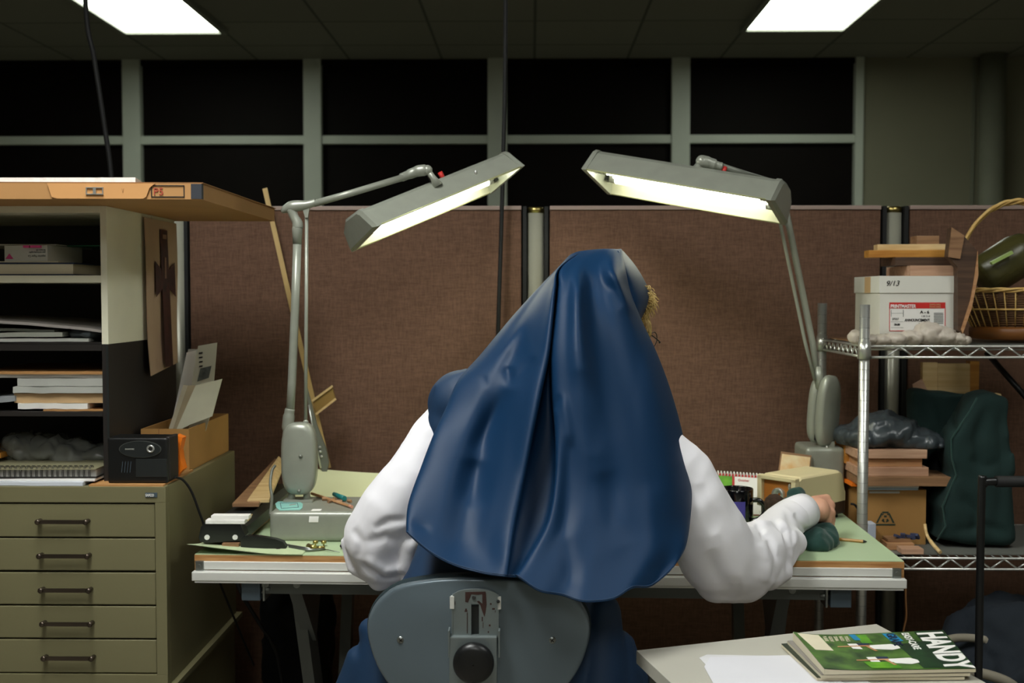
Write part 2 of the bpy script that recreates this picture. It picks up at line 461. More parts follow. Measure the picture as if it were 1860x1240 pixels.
# ceiling troffers
def troffer(x0, x1, y0, y1, glow, label, group=None):
    t = thing('ceiling_light', label, 'ceiling light', ((x0 + x1) / 2, (y0 + y1) / 2, CEIL - .02), group)
    f = MB()
    for (a, b, c, d) in ((x0 - .03, x0, y0 - .03, y1 + .03), (x1, x1 + .03, y0 - .03, y1 + .03), (x0, x1, y0 - .03, y0), (x0, x1, y1, y1 + .03)):
        f.bx(a, b, c, d, CEIL - .03, CEIL)
    f.build('light_frame', 'ceiling_frame', t)
    MB().bx(x0, x1, y0, y1, CEIL - .018, CEIL - .006).build('diffuser', glow, t)
lx0 = PZ(229, 59, CEIL - .02); lx1 = PZ(400, 57, CEIL - .02)
rx0 = PZ(1355, 54, CEIL - .02); rx1 = PZ(1530, 54, CEIL - .02)
troffer(lx0.x, lx1.x, lx0.y - 1.2, lx0.y, 'troffer_glow', 'bright rectangular fluorescent panel in the ceiling, the one on the left')
troffer(rx0.x, rx1.x, rx0.y - 1.2, rx0.y, 'troffer_glow', 'bright rectangular fluorescent panel in the ceiling, the one on the right')
# the same fittings over the worktable, above the frame
troffer(-1.05, -.49, .75, 1.95, 'troffer_glow_near', 'ceiling light panel above and left of the seated person', None)
troffer(1.22, 1.77, .75, 1.95, 'troffer_glow_side', 'ceiling light panel above and right of the seated person', None)
troffer(-.25, .30, -1.4, -.2, 'troffer_glow_rear', 'ceiling light panel behind the camera', None)

# ------------------------------------------------------------------ office partitions
PY = 3.35; PTOP = P(965, 376, PY).z
px_ = lambda p: P(p, 600, PY).x
def panel(x0, x1, label):
    t = thing('partition_panel', label, 'partition', ((x0 + x1) / 2, PY + .03, 0), 'brown fabric partition panels behind the desk')
    MB().bx(x0, x1, PY + .005, PY + .055, .06, PTOP - .008, bev=.004).build('fabric_panel', 'fabric', t)
    MB().bx(x0, x1, PY, PY + .06, PTOP - .008, PTOP + .004, bev=.002).build('top_cap', 'panel_cap', t)
    MB().bx(x0, x1, PY, PY + .06, 0, .06).build('bottom_rail', 'panel_cap', t)
def ppost(xc, label, w=.0507):
    t = thing('partition_post', label, 'partition post', (xc, PY + .03, 0), 'round metal posts joining the partitions')
    MB().cyl((xc, PY + .028, 0), (xc, PY + .028, PTOP - .004), w / 2, n=28).build('pole', 'post', t)
    MB().lathe([(0.001, .006), (w / 2 * .8, .006), (w / 2 + .001, .002), (w / 2 + .001, -.012), (w / 2, -.012)], (xc, PY + .028, PTOP - .004)).build('post_cap', 'brass', t)
    for sgn in (-1, 1):
        g = MB()
        g.bx(xc + sgn * (w / 2 + .001), xc + sgn * (w / 2 + .012), PY - .002, PY + .058, .02, PTOP + .002)
        g.build('gasket', 'black_rubber', t)
c0, c1, c2 = px_(320), px_(972.5), px_(1624)
g = .042
panel(c0 - 1.0, c0 - g, 'short stretch of brown fabric partition behind the shelves on the left')
panel(c0 + g, c1 - g, 'wide brown fabric partition panel behind the left drafting lamp')
panel(c1 + g, c2 - g, 'wide brown fabric partition panel behind the right drafting lamp')
panel(c2 + g, c2 + 1.05, 'brown fabric partition panel behind the basket, at the right edge')
ppost(c0, 'grey metal partition post beside the hanging cross print')
ppost(c1, 'metal partition post directly behind the veiled head')
ppost(c2, 'metal partition post behind the white envelope box')
# hanging cords
cd = MB(); cd.tube(catmull([(P(919, 0, 3.3).x, 3.3, CEIL), P(918, 60, 3.3), P(915, 250, 3.3), P(911, 400, 3.3), P(906, 560, 3.3), P(902, 700, 3.3), P(900, 900, 3.3), (P(900, 900, 3.3).x, 3.28, .45)], 6), .0062)
cd.build('power_cord', 'black_rubber', label='black power cord hanging from the ceiling in front of the middle windows', cat='cord')
cd = MB(); cd.tube(catmull([(P(154, 0, 3.45).x - .01, 3.45, CEIL), P(155, 0, 3.45), P(171, 105, 3.45), P(190, 230, 3.45), P(201, 310, 3.45), P(207, 420, 3.45), P(209, 800, 3.45)], 6), .0075)
cd.build('power_cord', 'black_rubber', label='slanting black cord hanging from the ceiling above the brown portfolio case', cat='cord')

# ------------------------------------------------------------------ flat file cabinet
CY = 2.41; CX1 = P(302, 1000, CY).x; CZ = P(301, 884, CY).z; CYB = 2.98
XL = CX1 - 1.04
CZB = P(302, 1246, CY).z
cab = thing('flat_file_cabinet', 'olive beige steel flat file cabinet with wide shallow drawers', 'cabinet', ((CX1 + XL) / 2, (CY + CYB) / 2, 0))
body = MB()
body.bx(XL, CX1, CY + .02, CYB, CZB, CZ, bev=.003)
def zc(py): return P(290, py, CY).z
rowpx = [(916, 976), (979, 1037), (1041, 1099), (1102, 1160), (1163, 1223)]
xi0 = XL + .022; xi1 = P(281, 1000, CY).x
body.bx(XL, CX1, CY, CY + .02, zc(913), CZ, bev=.002)
body.bx(XL, CX1, CY, CY + .02, CZB, zc(1225), bev=.002)
body.bx(xi1 + .002, CX1, CY, CY + .02, zc(1225), zc(913)); body.bx(XL, xi0 - .002, CY, CY + .02, zc(1225), zc(913))
body.build('body', 'cabinet', cab)
for a, b in rowpx:
    d = MB().bx(xi0, xi1, CY + .003, CY + .022, zc(b), zc(a), bev=.0025, seg=3).build('drawer', 'cabinet', cab)
    for xc in (P(117 + (a - 916) * .026, 1000, CY).x, XL + (CX1 - P(117, 1000, CY).x)):
        zz = zc((a + b) / 2 + .5); h = MB()
        h.bx(xc - .053, xc + .053, CY - .014, CY - .008, zz - .0045, zz + .0045, bev=.002)
        for sx in (-1, 1):
            h.cyl((xc + sx * .052, CY + .004, zz), (xc + sx * .052, CY - .015, zz), .005, n=12)
            h.sphere((xc + sx * .052, CY - .014, zz), (.0062, .004, .0062), 12, 8)
        h.build('handle', 'handle', d)
lx = P(275, 899, CY)
lb = MB().bx(lx.x - .013, lx.x + .013, CY - .002, CY, zc(902.5), zc(894.5)).build('name_plate', 'blue_grey', cab)
text('SAFCO', .0078, (lx.x - .012, CY - .0022, zc(901)), (1, 0, 0), (0, 0, 1), 'white_paper', 'plate_lettering', lb, bold=.0002, sx=.75)
bs = MB(); bs.bx(XL + .01, CX1 - .005, CY + .02, CYB, 0, CZB - .012); bs.bx(XL - .01, CX1 + .014, CY - .006, CYB + .01, CZB - .012, CZB)
bs.build('base_stand', 'cabinet', cab)
# cardboard sheet lying on the cabinet top
MB().bx(P(160, 880, CY).x, CX1 - .006, CY + .004, CY + .22, CZ, CZ + .004).build('cardboard_sheet', 'kraft', label='thin brown cardboard sheet on the cabinet under the black sharpener', cat='cardboard')
T0 = CZ + .0045

# ------------------------------------------------------------------ shelving on the cabinet
SY = 2.46; SX1 = P(195, 500, SY).x; SXo = SX1 - .95; SYB = 2.93
zs = lambda py, Y=SY: P(190, py, Y).z
ztop = zs(374); zmid = zs(625)
t = .0145
wu = thing('shelf_unit', 'cream white open shelf unit holding books and papers', 'shelf', ((SX1 + SXo) / 2, SY + .2, zmid))
MB().bx(SX1 - t, SX1, SY, SYB, zmid, ztop, bev=.001).build('side_panel', 'shelf_white', wu)
MB().bx(SXo, SXo + t, SY, SYB, zmid, ztop, bev=.001).build('side_panel', 'shelf_white', wu)
MB().bx(SXo + t, SX1 - t, SY, SYB, ztop - t, ztop).build('top_board', 'shelf_white', wu)
MB().bx(SXo + t, SX1 - t, SY, SYB, zs(513), zs(500)).build('shelf', 'shelf_white', wu)
MB().bx(SXo + t, SX1 - t, SYB - .006, SYB, zmid, ztop - t).build('back_panel', 'shelf_black', wu)
MB().bx(SXo + t, SX1 - t, SY + .01, SYB - .006, zmid, zmid + .004).build('bottom_board', 'shelf_black', wu)
MB().bx(SX1, SX1 + .001, SYB - .18, SYB - .172, zmid, ztop).build('edge_strip', 'shelf_white', wu)
bu = thing('shelf_unit', 'black open shelf unit under the white one, standing on the cabinet', 'shelf', ((SX1 + SXo) / 2, SY + .2, CZ))
MB().bx(SX1 - t, SX1, SY, SYB, CZ + .001, zmid, bev=.001).build('side_panel', 'shelf_black', bu)
MB().bx(SXo, SXo + t, SY, SYB, CZ + .001, zmid, bev=.001).build('side_panel', 'shelf_black', bu)
MB().bx(SXo + t, SX1 - t, SY, SYB, zmid - t, zmid - .0005).build('top_board', 'shelf_black', bu)
MB().bx(SXo + t, SX1 - t, SY, SYB, zs(756), zs(748)).build('shelf', 'shelf_black', bu)
MB().bx(SXo + t, SX1 - t, SYB - .006, SYB, CZ + .001, zmid - t).build('back_panel', 'shelf_black', bu)
MB().bx(P(193, 640, SY).x, P(197, 640, SY).x, SY - .001, SY, zs(800), zs(628)).build('edge_strip', 'dark_plastic', bu)
# ------------------------------------------------------------------ cross print
pt = thing('cross_print', 'paper print of a dark red cross hanging on the side of the shelves', 'print', (SX1 + .006, 2.8, 1.1))
ya, yb = 2.62 + .06, 2.925
za, zb2 = P(300, 405, 2.9).z, P(262, 683, 2.68).z
rows = []
for i in range(13):
    v = i / 12; r = []
    for j in range(7):
        u = j / 6; y = ya + (yb - ya) * u
        z = za + (zb2 - za) * v + (.018 * u if v > .5 else 0) * (v - .5) * 2
        r.append(Vector((SX1 + .006 + .012 * v * v * (1 - u) + .002 * math.sin(v * 6), y, z)))
    rows.append(r)
rows2 = [[p + Vector((.0008, 0, 0)) for p in r] for r in rows]
MB().grid(rows).grid(rows2).build('paper', mat('poster_paper', '#b79a80', .8, var=.05), pt)
ym = (ya + yb) / 2 + .01; xp = SX1 + .0085
H = za - zb2
def zp(f): return za - H * f
cx_ = MB()
cx_.prism([(xp + .001, ym - .028, zp(.06)), (xp + .001, ym + .028, zp(.06)), (xp + .012, ym + .028, zp(.96)), (xp + .012, ym - .03, zp(.96))], (.0006, 0, 0))
for sg in (-1, 1):
    cx_.prism([(xp + .004, ym + sg * .02, zp(.33)), (xp + .004, ym + sg * .075, zp(.27)), (xp + .006, ym + sg * .075, zp(.50)), (xp + .006, ym + sg * .02, zp(.44))], (.0006, 0, 0))
cx_.build('cross_figure', mat('cross_ink', '#4e2620', .7, col2='#2c1a18', vscale=40), pt)
cx_ = MB(); cx_.bx(xp + .004, xp + .0055, ym - .006, ym + .006, zp(.46), zp(.24)); cx_.bx(xp + .003, xp + .004, ym - .015, ym + .015, zp(.12), zp(.09))
cx_.build('cross_detail', mat('cross_light', '#8a6a58', .7), pt)

# ------------------------------------------------------------------ portfolio case and foam board on top
pf = thing('portfolio_case', 'large brown pressboard portfolio case lying on the white shelves', 'portfolio case', (-1.1, 2.6, ztop))
a = P(366, 362, 2.30); b_ = P(497, 389, 2.98)
zb = ztop + .0005; th = P(346, 333, 2.30).z - P(346, 362, 2.30).z
near = Vector((a.x, 2.30, zb)); far = Vector((b_.x, 2.99, zb)); wdir = Vector((-1.0, -.045, 0)).normalized()
fd = (far - near)
MB().prism([near, far, far + wdir * .95, near + wdir * .95], (0, 0, th)).build('case_body', 'kraft', pf)
MB().prism([near + Vector((.003, 0, 0)), far + Vector((.004, 0, 0)), far + wdir * .95, near + wdir * .95 - fd * .0], (0, 0, .0022)).build('lid_board', 'kraft_dark', pf).location.z = th
nrm = Vector((-wdir.y, wdir.x, 0)); nrm = nrm if nrm.y < 0 else -nrm
def onf(s_, h, out=.001): return near + wdir * s_ + Vector((0, 0, h)) + nrm * out
s_of = lambda px: (P(366, 350, 2.30).x - P(px, 350, 2.30).x)
# dark corner reinforcement
MB().prism([onf(-.0005, th * .03), onf(.021, th * .03), onf(.021, th * .97), onf(-.0005, th * .97)], -nrm * .022).build('corner_cap', mat('corner', '#33363d', .5), pf)
# flap
fl = [(92, .98), (100, .12), (110, .02), (262, .02), (268, .15), (274, .7), (284, .97)]
MB().prism([onf(s_of(p), th * h, .004) for p, h in fl], -nrm * .003).build('flap', mat('flap', '#c9935a', .7, var=.05, bump=.1), pf)
cl = MB(); sc_ = s_of(177)
for ds in (-.009, .009):
    q = onf(sc_ + ds, th * .5, .006); R = Matrix.Rotation(math.atan2(-wdir.y, -wdir.x), 3, 'Z')
    for dz_ in (-.0065, .0065): cl.box(q + Vector((0, 0, dz_)), (.017, .003, .002), R=R)
    for dx_ in (-.0075, .0075): cl.box(q + Vector((dx_, 0, 0)), (.002, .003, .015), R=R)
cl.box(onf(sc_, th * .5, .007), (.006, .002, .014), R=R)
cl.build('clasp', 'chrome', pf)
lb = MB(); s0, s1 = s_of(276), s_of(336)
for (u0, u1, h0, h1) in ((s0, s1, .88, .82), (s0, s1, .12, .18), (s0, s0 - .002, .12, .88), (s1, s1 + .002, .12, .88)):
    lb.prism([onf(u0, th * h0), onf(u1, th * h0), onf(u1, th * h1), onf(u0, th * h1)], nrm * .0006)
lb.build('label_box', 'ink_black', pf)
text('P5', .021, onf(s_of(280), th * .27, .0015), -wdir, (0, 0, 1), 'ink_red', 'handwriting', pf, sx=1.0)
text('\\/', .012, onf(s_of(225), th * .4, .0045), -wdir, (0, 0, 1), 'kraft_dark', 'pencil_mark', pf, sx=.6)
# foam board
zf = ztop + th + .0035
c = P(246, 326, 2.33); c2_ = P(290, 328, 2.9)
p0 = Vector((c.x, 2.33, zf)); p1 = Vector((c2_.x + .02, 2.93, zf)); wd2 = Vector((-1, -.01, 0)).normalized()
fb = thing('foam_board', 'white foam board with rough torn edge lying on the portfolio case', 'board', p0 + wd2 * .4 + Vector((0, .3, 0)))
n_ = 60; top = []; bot = []
for i in range(n_ + 1):
    q = p0 + wd2 * (.85 * i / n_); j = .003 * noise.noise(Vector((i * .9, 0, 3))) ; hh = .0135 + .002 * noise.noise(Vector((i * .7, 5, 0)))
    bot.append(q + Vector((0, j, 0))); top.append(q + Vector((0, j + .002, hh)))
MB().prism(bot + [p1 + wd2 * .85, p1], (0, 0, .0125)).build('board', 'foam', fb)

# ------------------------------------------------------------------ things on the white shelves
def slab(mb, x0, x1, y0, y1, z0, z1, ang=0.0, bev=.001, m=None, skew=0.0):
    c = Vector(((x0 + x1) / 2, (y0 + y1) / 2, (z0 + z1) / 2))
    mb.box(c, (x1 - x0, y1 - y0, z1 - z0), R=rotz(ang), bev=bev, m=m); return mb
xs_ = lambda px, Y=SY: P(px, 500, Y).x
zsh = zs(500)
bk = thing('hardcover_book', 'thick hardcover book with navy blue boards lying on the white shelf', 'book', (-1.1, 2.6, zsh))
q0, q1 = xs_(-60, 2.47), xs_(133, 2.47)
slab(MB(), q0, q1, 2.47, 2.76, zsh + .003, zs(479)).build('page_block', 'cream_paper', bk)
slab(MB(), q0 - .003, q1 + .004, 2.467, 2.764, zsh + .0002, zsh + .003).build('cover', 'navy_book', bk)
slab(MB(), q0 - .003, q1 + .004, 2.467, 2.764, zs(479), zs(476.5)).build('cover', 'navy_book', bk)
zq = zs(476.5) + .0003
slab(MB(), q0, xs_(100), 2.47, 2.74, zq, zq + .0025, ang=.02).build('paper_sheet', 'cream_paper', label='cream sheet of paper between the navy book and the small white box', cat='paper')
wb_ = thing('paper_box', 'small white printed box standing on the navy hardcover book', 'box', (xs_(80), 2.55, zq + .003))
bx0, bx1 = P(14, 455, 2.48).x, P(90, 455, 2.48).x
zq2 = zq + .0032; hbx = zs(444.5) - zq2
R_ = rotz(-.16)
cb = Vector(((bx0 + bx1) / 2, 2.56, zq2 + hbx / 2))
MB().box(cb, (.105, .14, hbx), R=R_, bev=.0008).build('box_body', mat('box_white', '#c9cbc2', .6, var=.03), wb_)
for i_, (s_, yy) in enumerate((('superior Paper Co', .30), ('paper and drawing supplies', .52), ('fine papers 500', .66))):
    org = cb + R_ @ Vector((.048, -.0706, -hbx / 2 + hbx * yy + .003))
    text(s_, .0052 if i_ else .007, org, R_ @ Vector((-1, 0, 0)), (0, 0, -1), 'grey_paper' if 0 else mat('lt_ink%d' % i_, '#6d6f6a', .7), 'printing', wb_, sx=.7 if i_ else .8)
MB().prism([cb + R_ @ Vector((-.05, -.0706, -.012)), cb + R_ @ Vector((-.03, -.0706, -.012)), cb + R_ @ Vector((-.04, -.0706, 0))], R_ @ Vector((0, -.0004, 0))).build('printing', 'pink', wb_)
zq3 = zq2 + hbx + .0006
slab(MB(), -1.30, xs_(86), 2.50, 2.72, zq3, zq3 + .003, ang=.03).build('notebook', 'grey_paper', label='thin grey notebook on top of the small white box', cat='notebook')
pk = MB(); pk.bx(xs_(36), xs_(47), 2.478, 2.50, zq3 - .006, zq3 - .001); pk.bx(xs_(50), xs_(68), 2.476, 2.50, zq3 - .006, zq3 - .001)
slab(MB(), xs_(92), xs_(160), 2.56, 2.78, zq3 + .0005, zq3 + .003, ang=-.1).build('green_folder', 'green_folder', label='thin green plastic folder on the small white box', cat='folder')
pk.build('sticky_tab', 'pink', label='pink sticky page tabs peeking out above the small white box', cat='sticky tab')
# soft papers and a plastic sleeve at the bottom of the white unit
def sheetpile(x0, x1, y0, y1, zf_, n=20, sag=None, thick=.0035, seed=0):
    rows_t = []; rows_b = []
    for i in range(9):
        y = y0 + (y1 - y0) * i / 8; rt = []; rb = []
        for j in range(n + 1):
            u = j / n; x = x0 + (x1 - x0) * u
            z = zf_(u) + .0015 * noise.noise(Vector((u * 5, i * .4, seed)))
            yy = y + .006 * noise.noise(Vector((u * 3, seed, i)))
            rt.append(Vector((x, yy, z + thick))); rb.append(Vector((x, yy, z)))
        rows_t.append(rt); rows_b.append(rb)
    m = MB()
    ring = []
    vs = [p for r in rows_t for p in r] + [p for r in rows_b for p in r]
    nc = n + 1; nn = 9 * nc; fs = []
    for i in range(8):
        for j in range(n):
            a = i * nc + j; fs.append((a, a + 1, a + nc + 1, a + nc)); fs.append((nn + a + nc, nn + a + nc + 1, nn + a + 1, nn + a))
    for j in range(n):
        fs.append((j, nn + j, nn + j + 1, j + 1)); k = 8 * nc + j; fs.append((k, k + 1, nn + k + 1, nn + k))
    for i in range(8):
        a = i * nc; fs.append((a, a + nc, nn + a + nc, nn + a)); b = a + n; fs.append((b, nn + b, nn + b + nc, b + nc))
    m.raw(vs, fs, smooth=False); return m
zb0 = zmid + .005
k_ = lambda py: zs(py)
x_l, x_r = -1.35, SX1 - t - .003
sheetpile(x_l, x_r - .03, SY + .01, 2.85, lambda u: zb0, thick=.007, seed=1).build('paper_folder', 'grey_paper', label='grey folder at the bottom of the white shelf pile', cat='folder')
sheetpile(x_l, x_r - .09, SY + .015, 2.82, lambda u: zb0 + .008 + .003 * u, thick=.010, seed=2).build('paper_folder', mat('folder_a', '#9a9c90', .8), label='pale folder second from the bottom of the white shelf pile', cat='folder')
sheetpile(x_l, x_r - .11, SY + .02, 2.8, lambda u: zb0 + .022 + .002 * math.sin(u * 4), thick=.006, seed=3).build('paper_folder', mat('folder_b', '#7c8078', .8), label='dull green grey folder under the plastic sleeve on the white shelf', cat='folder')
sheetpile(x_l, x_r, SY + .006, 2.84, lambda u: zb0 + .046 - .026 * u ** 2, thick=.006, seed=4).build('plastic_sleeve', mat('sleeve', '#a39d98', .25, var=.05), label='glossy grey plastic sleeve draped over the papers in the white shelf', cat='plastic sleeve')
blob(MB().sphere((x_r - .045, SY + .06, zb0 + .017), (.045, .05, .014)), 'plastic_bag', M['black_bag'], voxel=.004, smooth=3, disp=[(.008, 30, (1, 1, 1))], label='small crumpled dark plastic bag at the right end of the white shelf', cat='plastic bag')

# black shelf, upper bay
zb1 = zs(748) + .0006
items = [(-1.35, xs_(185), .004, 'kraft', 'brown envelope lying lowest on the black shelf', 748, 744.5, 70, 183),
         (0, 0, 0, 'white_paper', 'crumpled white envelope near the bottom of the black shelf pile', 744, 734, 22, 150),
         (0, 0, 0, 'buff_paper', 'thick buff pad in the middle of the black shelf pile', 733.5, 716, 14, 183),
         (0, 0, 0, 'grey_paper', 'grey pad resting on the buff pad in the black shelf', 715, 703.5, 15, 184),
         (0, 0, 0, 'grey_paper', 'upper blue grey pad below the white sheet in the black shelf', 702.5, 688, 22, 184),
         (0, 0, 0, 'white_paper', 'white sheet directly under the brown folder in the black shelf', 687.5, 681, 0, 184),
         (0, 0, 0, 'kraft', 'orange brown folder on top of the black shelf pile', 680.5, 676, -30, 184)]
for i_, (_, _, _, mm, lab, pb, ptp, xa_, xb_) in enumerate(items):
    X0 = xs_(xa_) if xa_ > 0 else -1.25; X1 = min(xs_(xb_), SX1 - t - .002)
    z0_ = zs(pb) + .0002; z1_ = zs(ptp)
    if i_ == 0: z0_ = zb1
    sheetpile(X0, X1, SY + .012 + .004 * (i_ % 3), 2.80, (lambda u, z=z0_: z), thick=(z1_ - z0_), seed=10 + i_).build(
        ['envelope', 'envelope', 'paper_pad', 'paper_pad', 'paper_pad', 'paper_sheet', 'paper_folder'][i_], mm, label=lab, cat=['envelope', 'envelope', 'paper pad', 'paper pad', 'paper pad', 'paper', 'folder'][i_])
sheetpile(-1.3, xs_(18), SY + .012, 2.8, lambda u: zb1 + .006 + .016 * (u), thick=.012, seed=22).build('paper_pad', mat('pp', '#8c9092', .7), label='grey papers at the far left edge beside the black shelf pile', cat='paper')
# bottom bay: bag of plastic, notebooks
ntb = thing('spiral_notebook', 'wire bound sketchbook with kraft cover on the cabinet', 'notebook', (-1.05, 2.5, CZ))
nx1 = P(172, 850, 2.43).x; nx0 = nx1 - .34
nz = P(100, 868, 2.43).z
T_n = about((nx1, 2.43, nz), rotz(.03))
MB(T_n).bx(nx0, nx1, 2.44, 2.70, nz + .002, nz + .018, bev=.001).build('pages', 'white_paper', ntb)
MB(T_n).bx(nx0, nx1 + .003, 2.43, 2.705, nz + .0185, nz + .0205).build('cover', mat('ntb_cover', '#7f7a5e', .7), ntb)
MB(T_n).bx(nx0, nx1 + .003, 2.43, 2.705, nz, nz + .002).build('cover', 'shelf_black', ntb)
rg = MB(T_n)
for i in range(28):
    x = nx1 - .012 - i * .0115
    for dx_ in (-.0015, .0015):
        rg.tube([Vector((x + dx_, 2.443 + .0135 * math.cos(a_), nz + .0105 + .0155 * math.sin(a_))) for a_ in [PI * .5 + 2 * PI * q / 14 for q in range(14)]], .0008, n=5, closed=True)
rg.build('spiral_binding', 'black_plastic', ntb)
sk = thing('sketchbook', 'white sketchbook under the wire bound notebook', 'book', (-1.05, 2.5, CZ))
MB().bx(nx0 - .02, P(172, 872, 2.425).x, 2.425, 2.71, CZ + .009, nz - .0006, bev=.001).build('pages', 'white_paper', sk)
sheetpile(-1.3, P(150, 880, 2.415).x, 2.415, 2.7, lambda u: CZ + .0008, thick=.0078, seed=31).build('paper_stack', mat('bluepaper', '#cfd4dd', .7, var=.03), label='loose white sheets beneath the white sketchbook on the cabinet', cat='paper')
pb_ = MB()
zc_ = P(120, 830, 2.6).z
for (px, py, rx, rz) in ((60, 815, .05, .02), (100, 812, .05, .026), (140, 820, .045, .024), (158, 826, .022, .016), (50, 800, .03, .012)):
    q = P(px, py, 2.62); pb_.sphere((q.x, 2.60, q.z), (rx, .05, rz))
pb_.bx(-1.15, SX1 - .05, 2.56, 2.66, nz + .024, nz + .036)
blob(pb_, 'plastic_bag', M['clear_bag'], voxel=.005, smooth=2, disp=[(-.012, 22, (1, 1, 1.5)), (-.005, 55, (1, 1, 1))], label='crumpled clear plastic bag inside the bottom bay of the black shelf', cat='plastic bag')
MB().bx(-1.28, P(12, 800, 2.55).x, 2.52, 2.75, nz + .03, nz + .042).build('wood_block', 'honey', label='small orange wooden piece at the left edge of the black shelf bay', cat='wood')

# ------------------------------------------------------------------ black electric pencil sharpener on the cabinet
es = thing('pencil_sharpener', 'black electric pencil sharpener with oval chrome ringed front on the cabinet', 'pencil sharpener', (P(255, 870, 2.43).x, 2.465, T0))
e0, e1 = P(195, 830, 2.43).x, P(304, 830, 2.43).x
ez1 = P(250, 795, 2.43).z
e_ = MB().bx(e0, e1, 2.43, 2.50, T0, ez1, bev=.006, seg=3); e_.build('body', 'black_plastic', es)
MB().bx(e1 - .008, e1 + .002, 2.44, 2.501, T0 + .004, ez1 + .001, bev=.004, seg=3).build('side_cover', 'shelf_black', es)
oc = P(255, 815.5, 2.43)
MB().lathe([(.0395, 0), (.0395, .003), (.037, .004), (.001, .004)], (0, 0, 0), n=40).bm.free()
def oval(cx, cz, rx, rz, y, th_, mm, name, par, n=40):
    ring = [Vector((cx + rx * math.cos(2 * PI * i / n), y, cz + rz * math.sin(2 * PI * i / n))) for i in range(n)]
    return MB().prism(ring, (0, -th_, 0)).build(name, mm, par)
oval(oc.x, oc.z, .046, .0185, 2.431, .003, 'steel', 'oval_rim', es)
oval(oc.x, oc.z, .0445, .0175, 2.430, .0032, 'dark_plastic', 'oval_panel', es)
hc = P(274.5, 814.5, 2.43)
ro = MB().lathe([(.0045, -.002), (.0045, .003), (.0065, .0045), (.0085, .003), (.0088, 0)], (hc.x, 2.428, hc.z), axis=(0, -1, 0)).build('sharpening_hole', 'chrome', es)
oval(hc.x, hc.z, .0045, .0045, 2.429, .003, 'ink_black', 'hole', ro, 20)
text('PANASONIC', .0045, (oc.x - .032, 2.4266, oc.z - .001), (1, 0, 0), (0, 0, 1), 'grey_paper', 'lettering', es, sx=.8)
MB().bx(P(247, 850, 2.43).x, P(303, 850, 2.43).x, 2.4285, 2.432, P(250, 866, 2.43).z, P(250, 833, 2.43).z, bev=.001).build('shavings_drawer', 'dark_plastic', es)
mk = MB()
for a_ in (221, 226, 231, 236): mk.beam(P(a_, 858, 2.429), P(a_ + 2, 838, 2.429), .0012, .001)
mk.build('vent_mark', 'blue_grey', es)
tubep = catmull([P(318, 866, 2.47), P(333, 872, 2.50), P(348, 893, 2.52), P(362, 930, 2.54), P(372, 960, 2.56), (-.755, 2.6, .70), (-.75, 3.0, .3)], 6)
MB().tube(tubep, .0028).build('power_lead', 'black_rubber', es)
# orange holder
oh = MB(); ys_ = 2.515
pl = [P(319, 790, ys_), P(331, 795, ys_), P(326, 818, ys_), P(328, 835, ys_), P(333, 852, ys_), P(319, 866, ys_)]
oh.prism(pl, (0, .03, 0)).build('tape_dispenser', 'orange', label='bright orange plastic holder squeezed behind the black sharpener', cat='holder')
# small cardboard tray box with mail
tb = thing('cardboard_tray', 'open cardboard box holding upright envelopes behind the sharpener', 'box', (P(320, 800, 2.75).x, 2.75, CZ))
by0, by1 = 2.62, 2.965
bx0, bx1 = P(256, 800, by0).x, CX1 - .012
bzt = P(330, 779, by0).z
w_ = .004
m_ = MB(); m_.bx(bx0, bx1, by0, by1, CZ + .001, CZ + .005)
m_.build('bottom', 'cardboard', tb)
for (a, b, c, d, nm) in ((bx0, bx1, by0, by0 + w_, 0), (bx0, bx1, by1 - w_, by1, 1), (bx0, bx0 + w_, by0 + w_, by1 - w_, 2), (bx1 - w_, bx1, by0 + w_, by1 - w_, 3)):
    MB().bx(a, b, c, d, CZ + .001, bzt).build('side_wall', 'cardboard', tb)
MB().bx(P(288, 800, by0).x, P(289.5, 800, by0).x, by0 - .0006, by0, CZ + .002, bzt).build('seam', 'kraft_dark', tb)
# envelopes: leaning fan
def envelope(pxs, Y, th_, mm, lab, extra=None):
    q = [P(px, py, Y) for px, py in pxs]
    e = thing('envelope', lab, 'envelope', q[0])
    MB().prism(q, (.0, th_, 0)).build('paper', mm, e)
    if extra: extra(e, q, Y)
    return e
envelope([(312, 795), (357, 800), (366, 634), (342, 634)], 2.80, .004, 'grey_paper', 'tall white envelope at the back of the upright mail')
envelope([(306, 795), (345, 800), (356, 636), (339, 640)], 2.775, .005, 'white_paper', 'long envelope with blue edge in the upright mail')
def ph(e, q, Y):
    MB().prism([P(358, 693, Y - .002), P(379, 686, Y - .002), P(384, 664, Y - .002), P(364, 669, Y - .002)], (0, .001, 0)).build('photograph', mat('photo_dark', '#3a3d3b', .5, col2='#60645f', vscale=60), e)
    for k in range(4): MB().prism([P(361 + k * .4, 640 + k * 8, Y - .002), P(368, 639 + k * 8, Y - .002), P(367.6, 642 + k * 8, Y - .002), P(361, 643 + k * 8, Y - .002)], (0, .001, 0)).build('postmark', 'ink_black', e)
envelope([(330, 800), (370, 795), (384, 745), (394, 622), (360, 628)], 2.755, .003, mat('env1', '#c4c0ac', .8, var=.04), 'printed envelope with a small dark picture in the upright mail', ph)
envelope([(300, 797), (330, 800), (352, 702), (333, 699)], 2.73, .004, 'cream_paper', 'cream envelope leaning leftmost in the upright mail')
envelope([(308, 797), (338, 800), (358, 700), (341, 700)], 2.71, .006, mat('env2', '#b8a888', .8), 'tan envelope in the middle of the upright mail')
envelope([(318, 785), (345, 771), (385, 756), (403, 688), (355, 700)], 2.69, .004, mat('env3', '#d5d2b8', .8), 'wide pale envelope at the front of the upright mail')
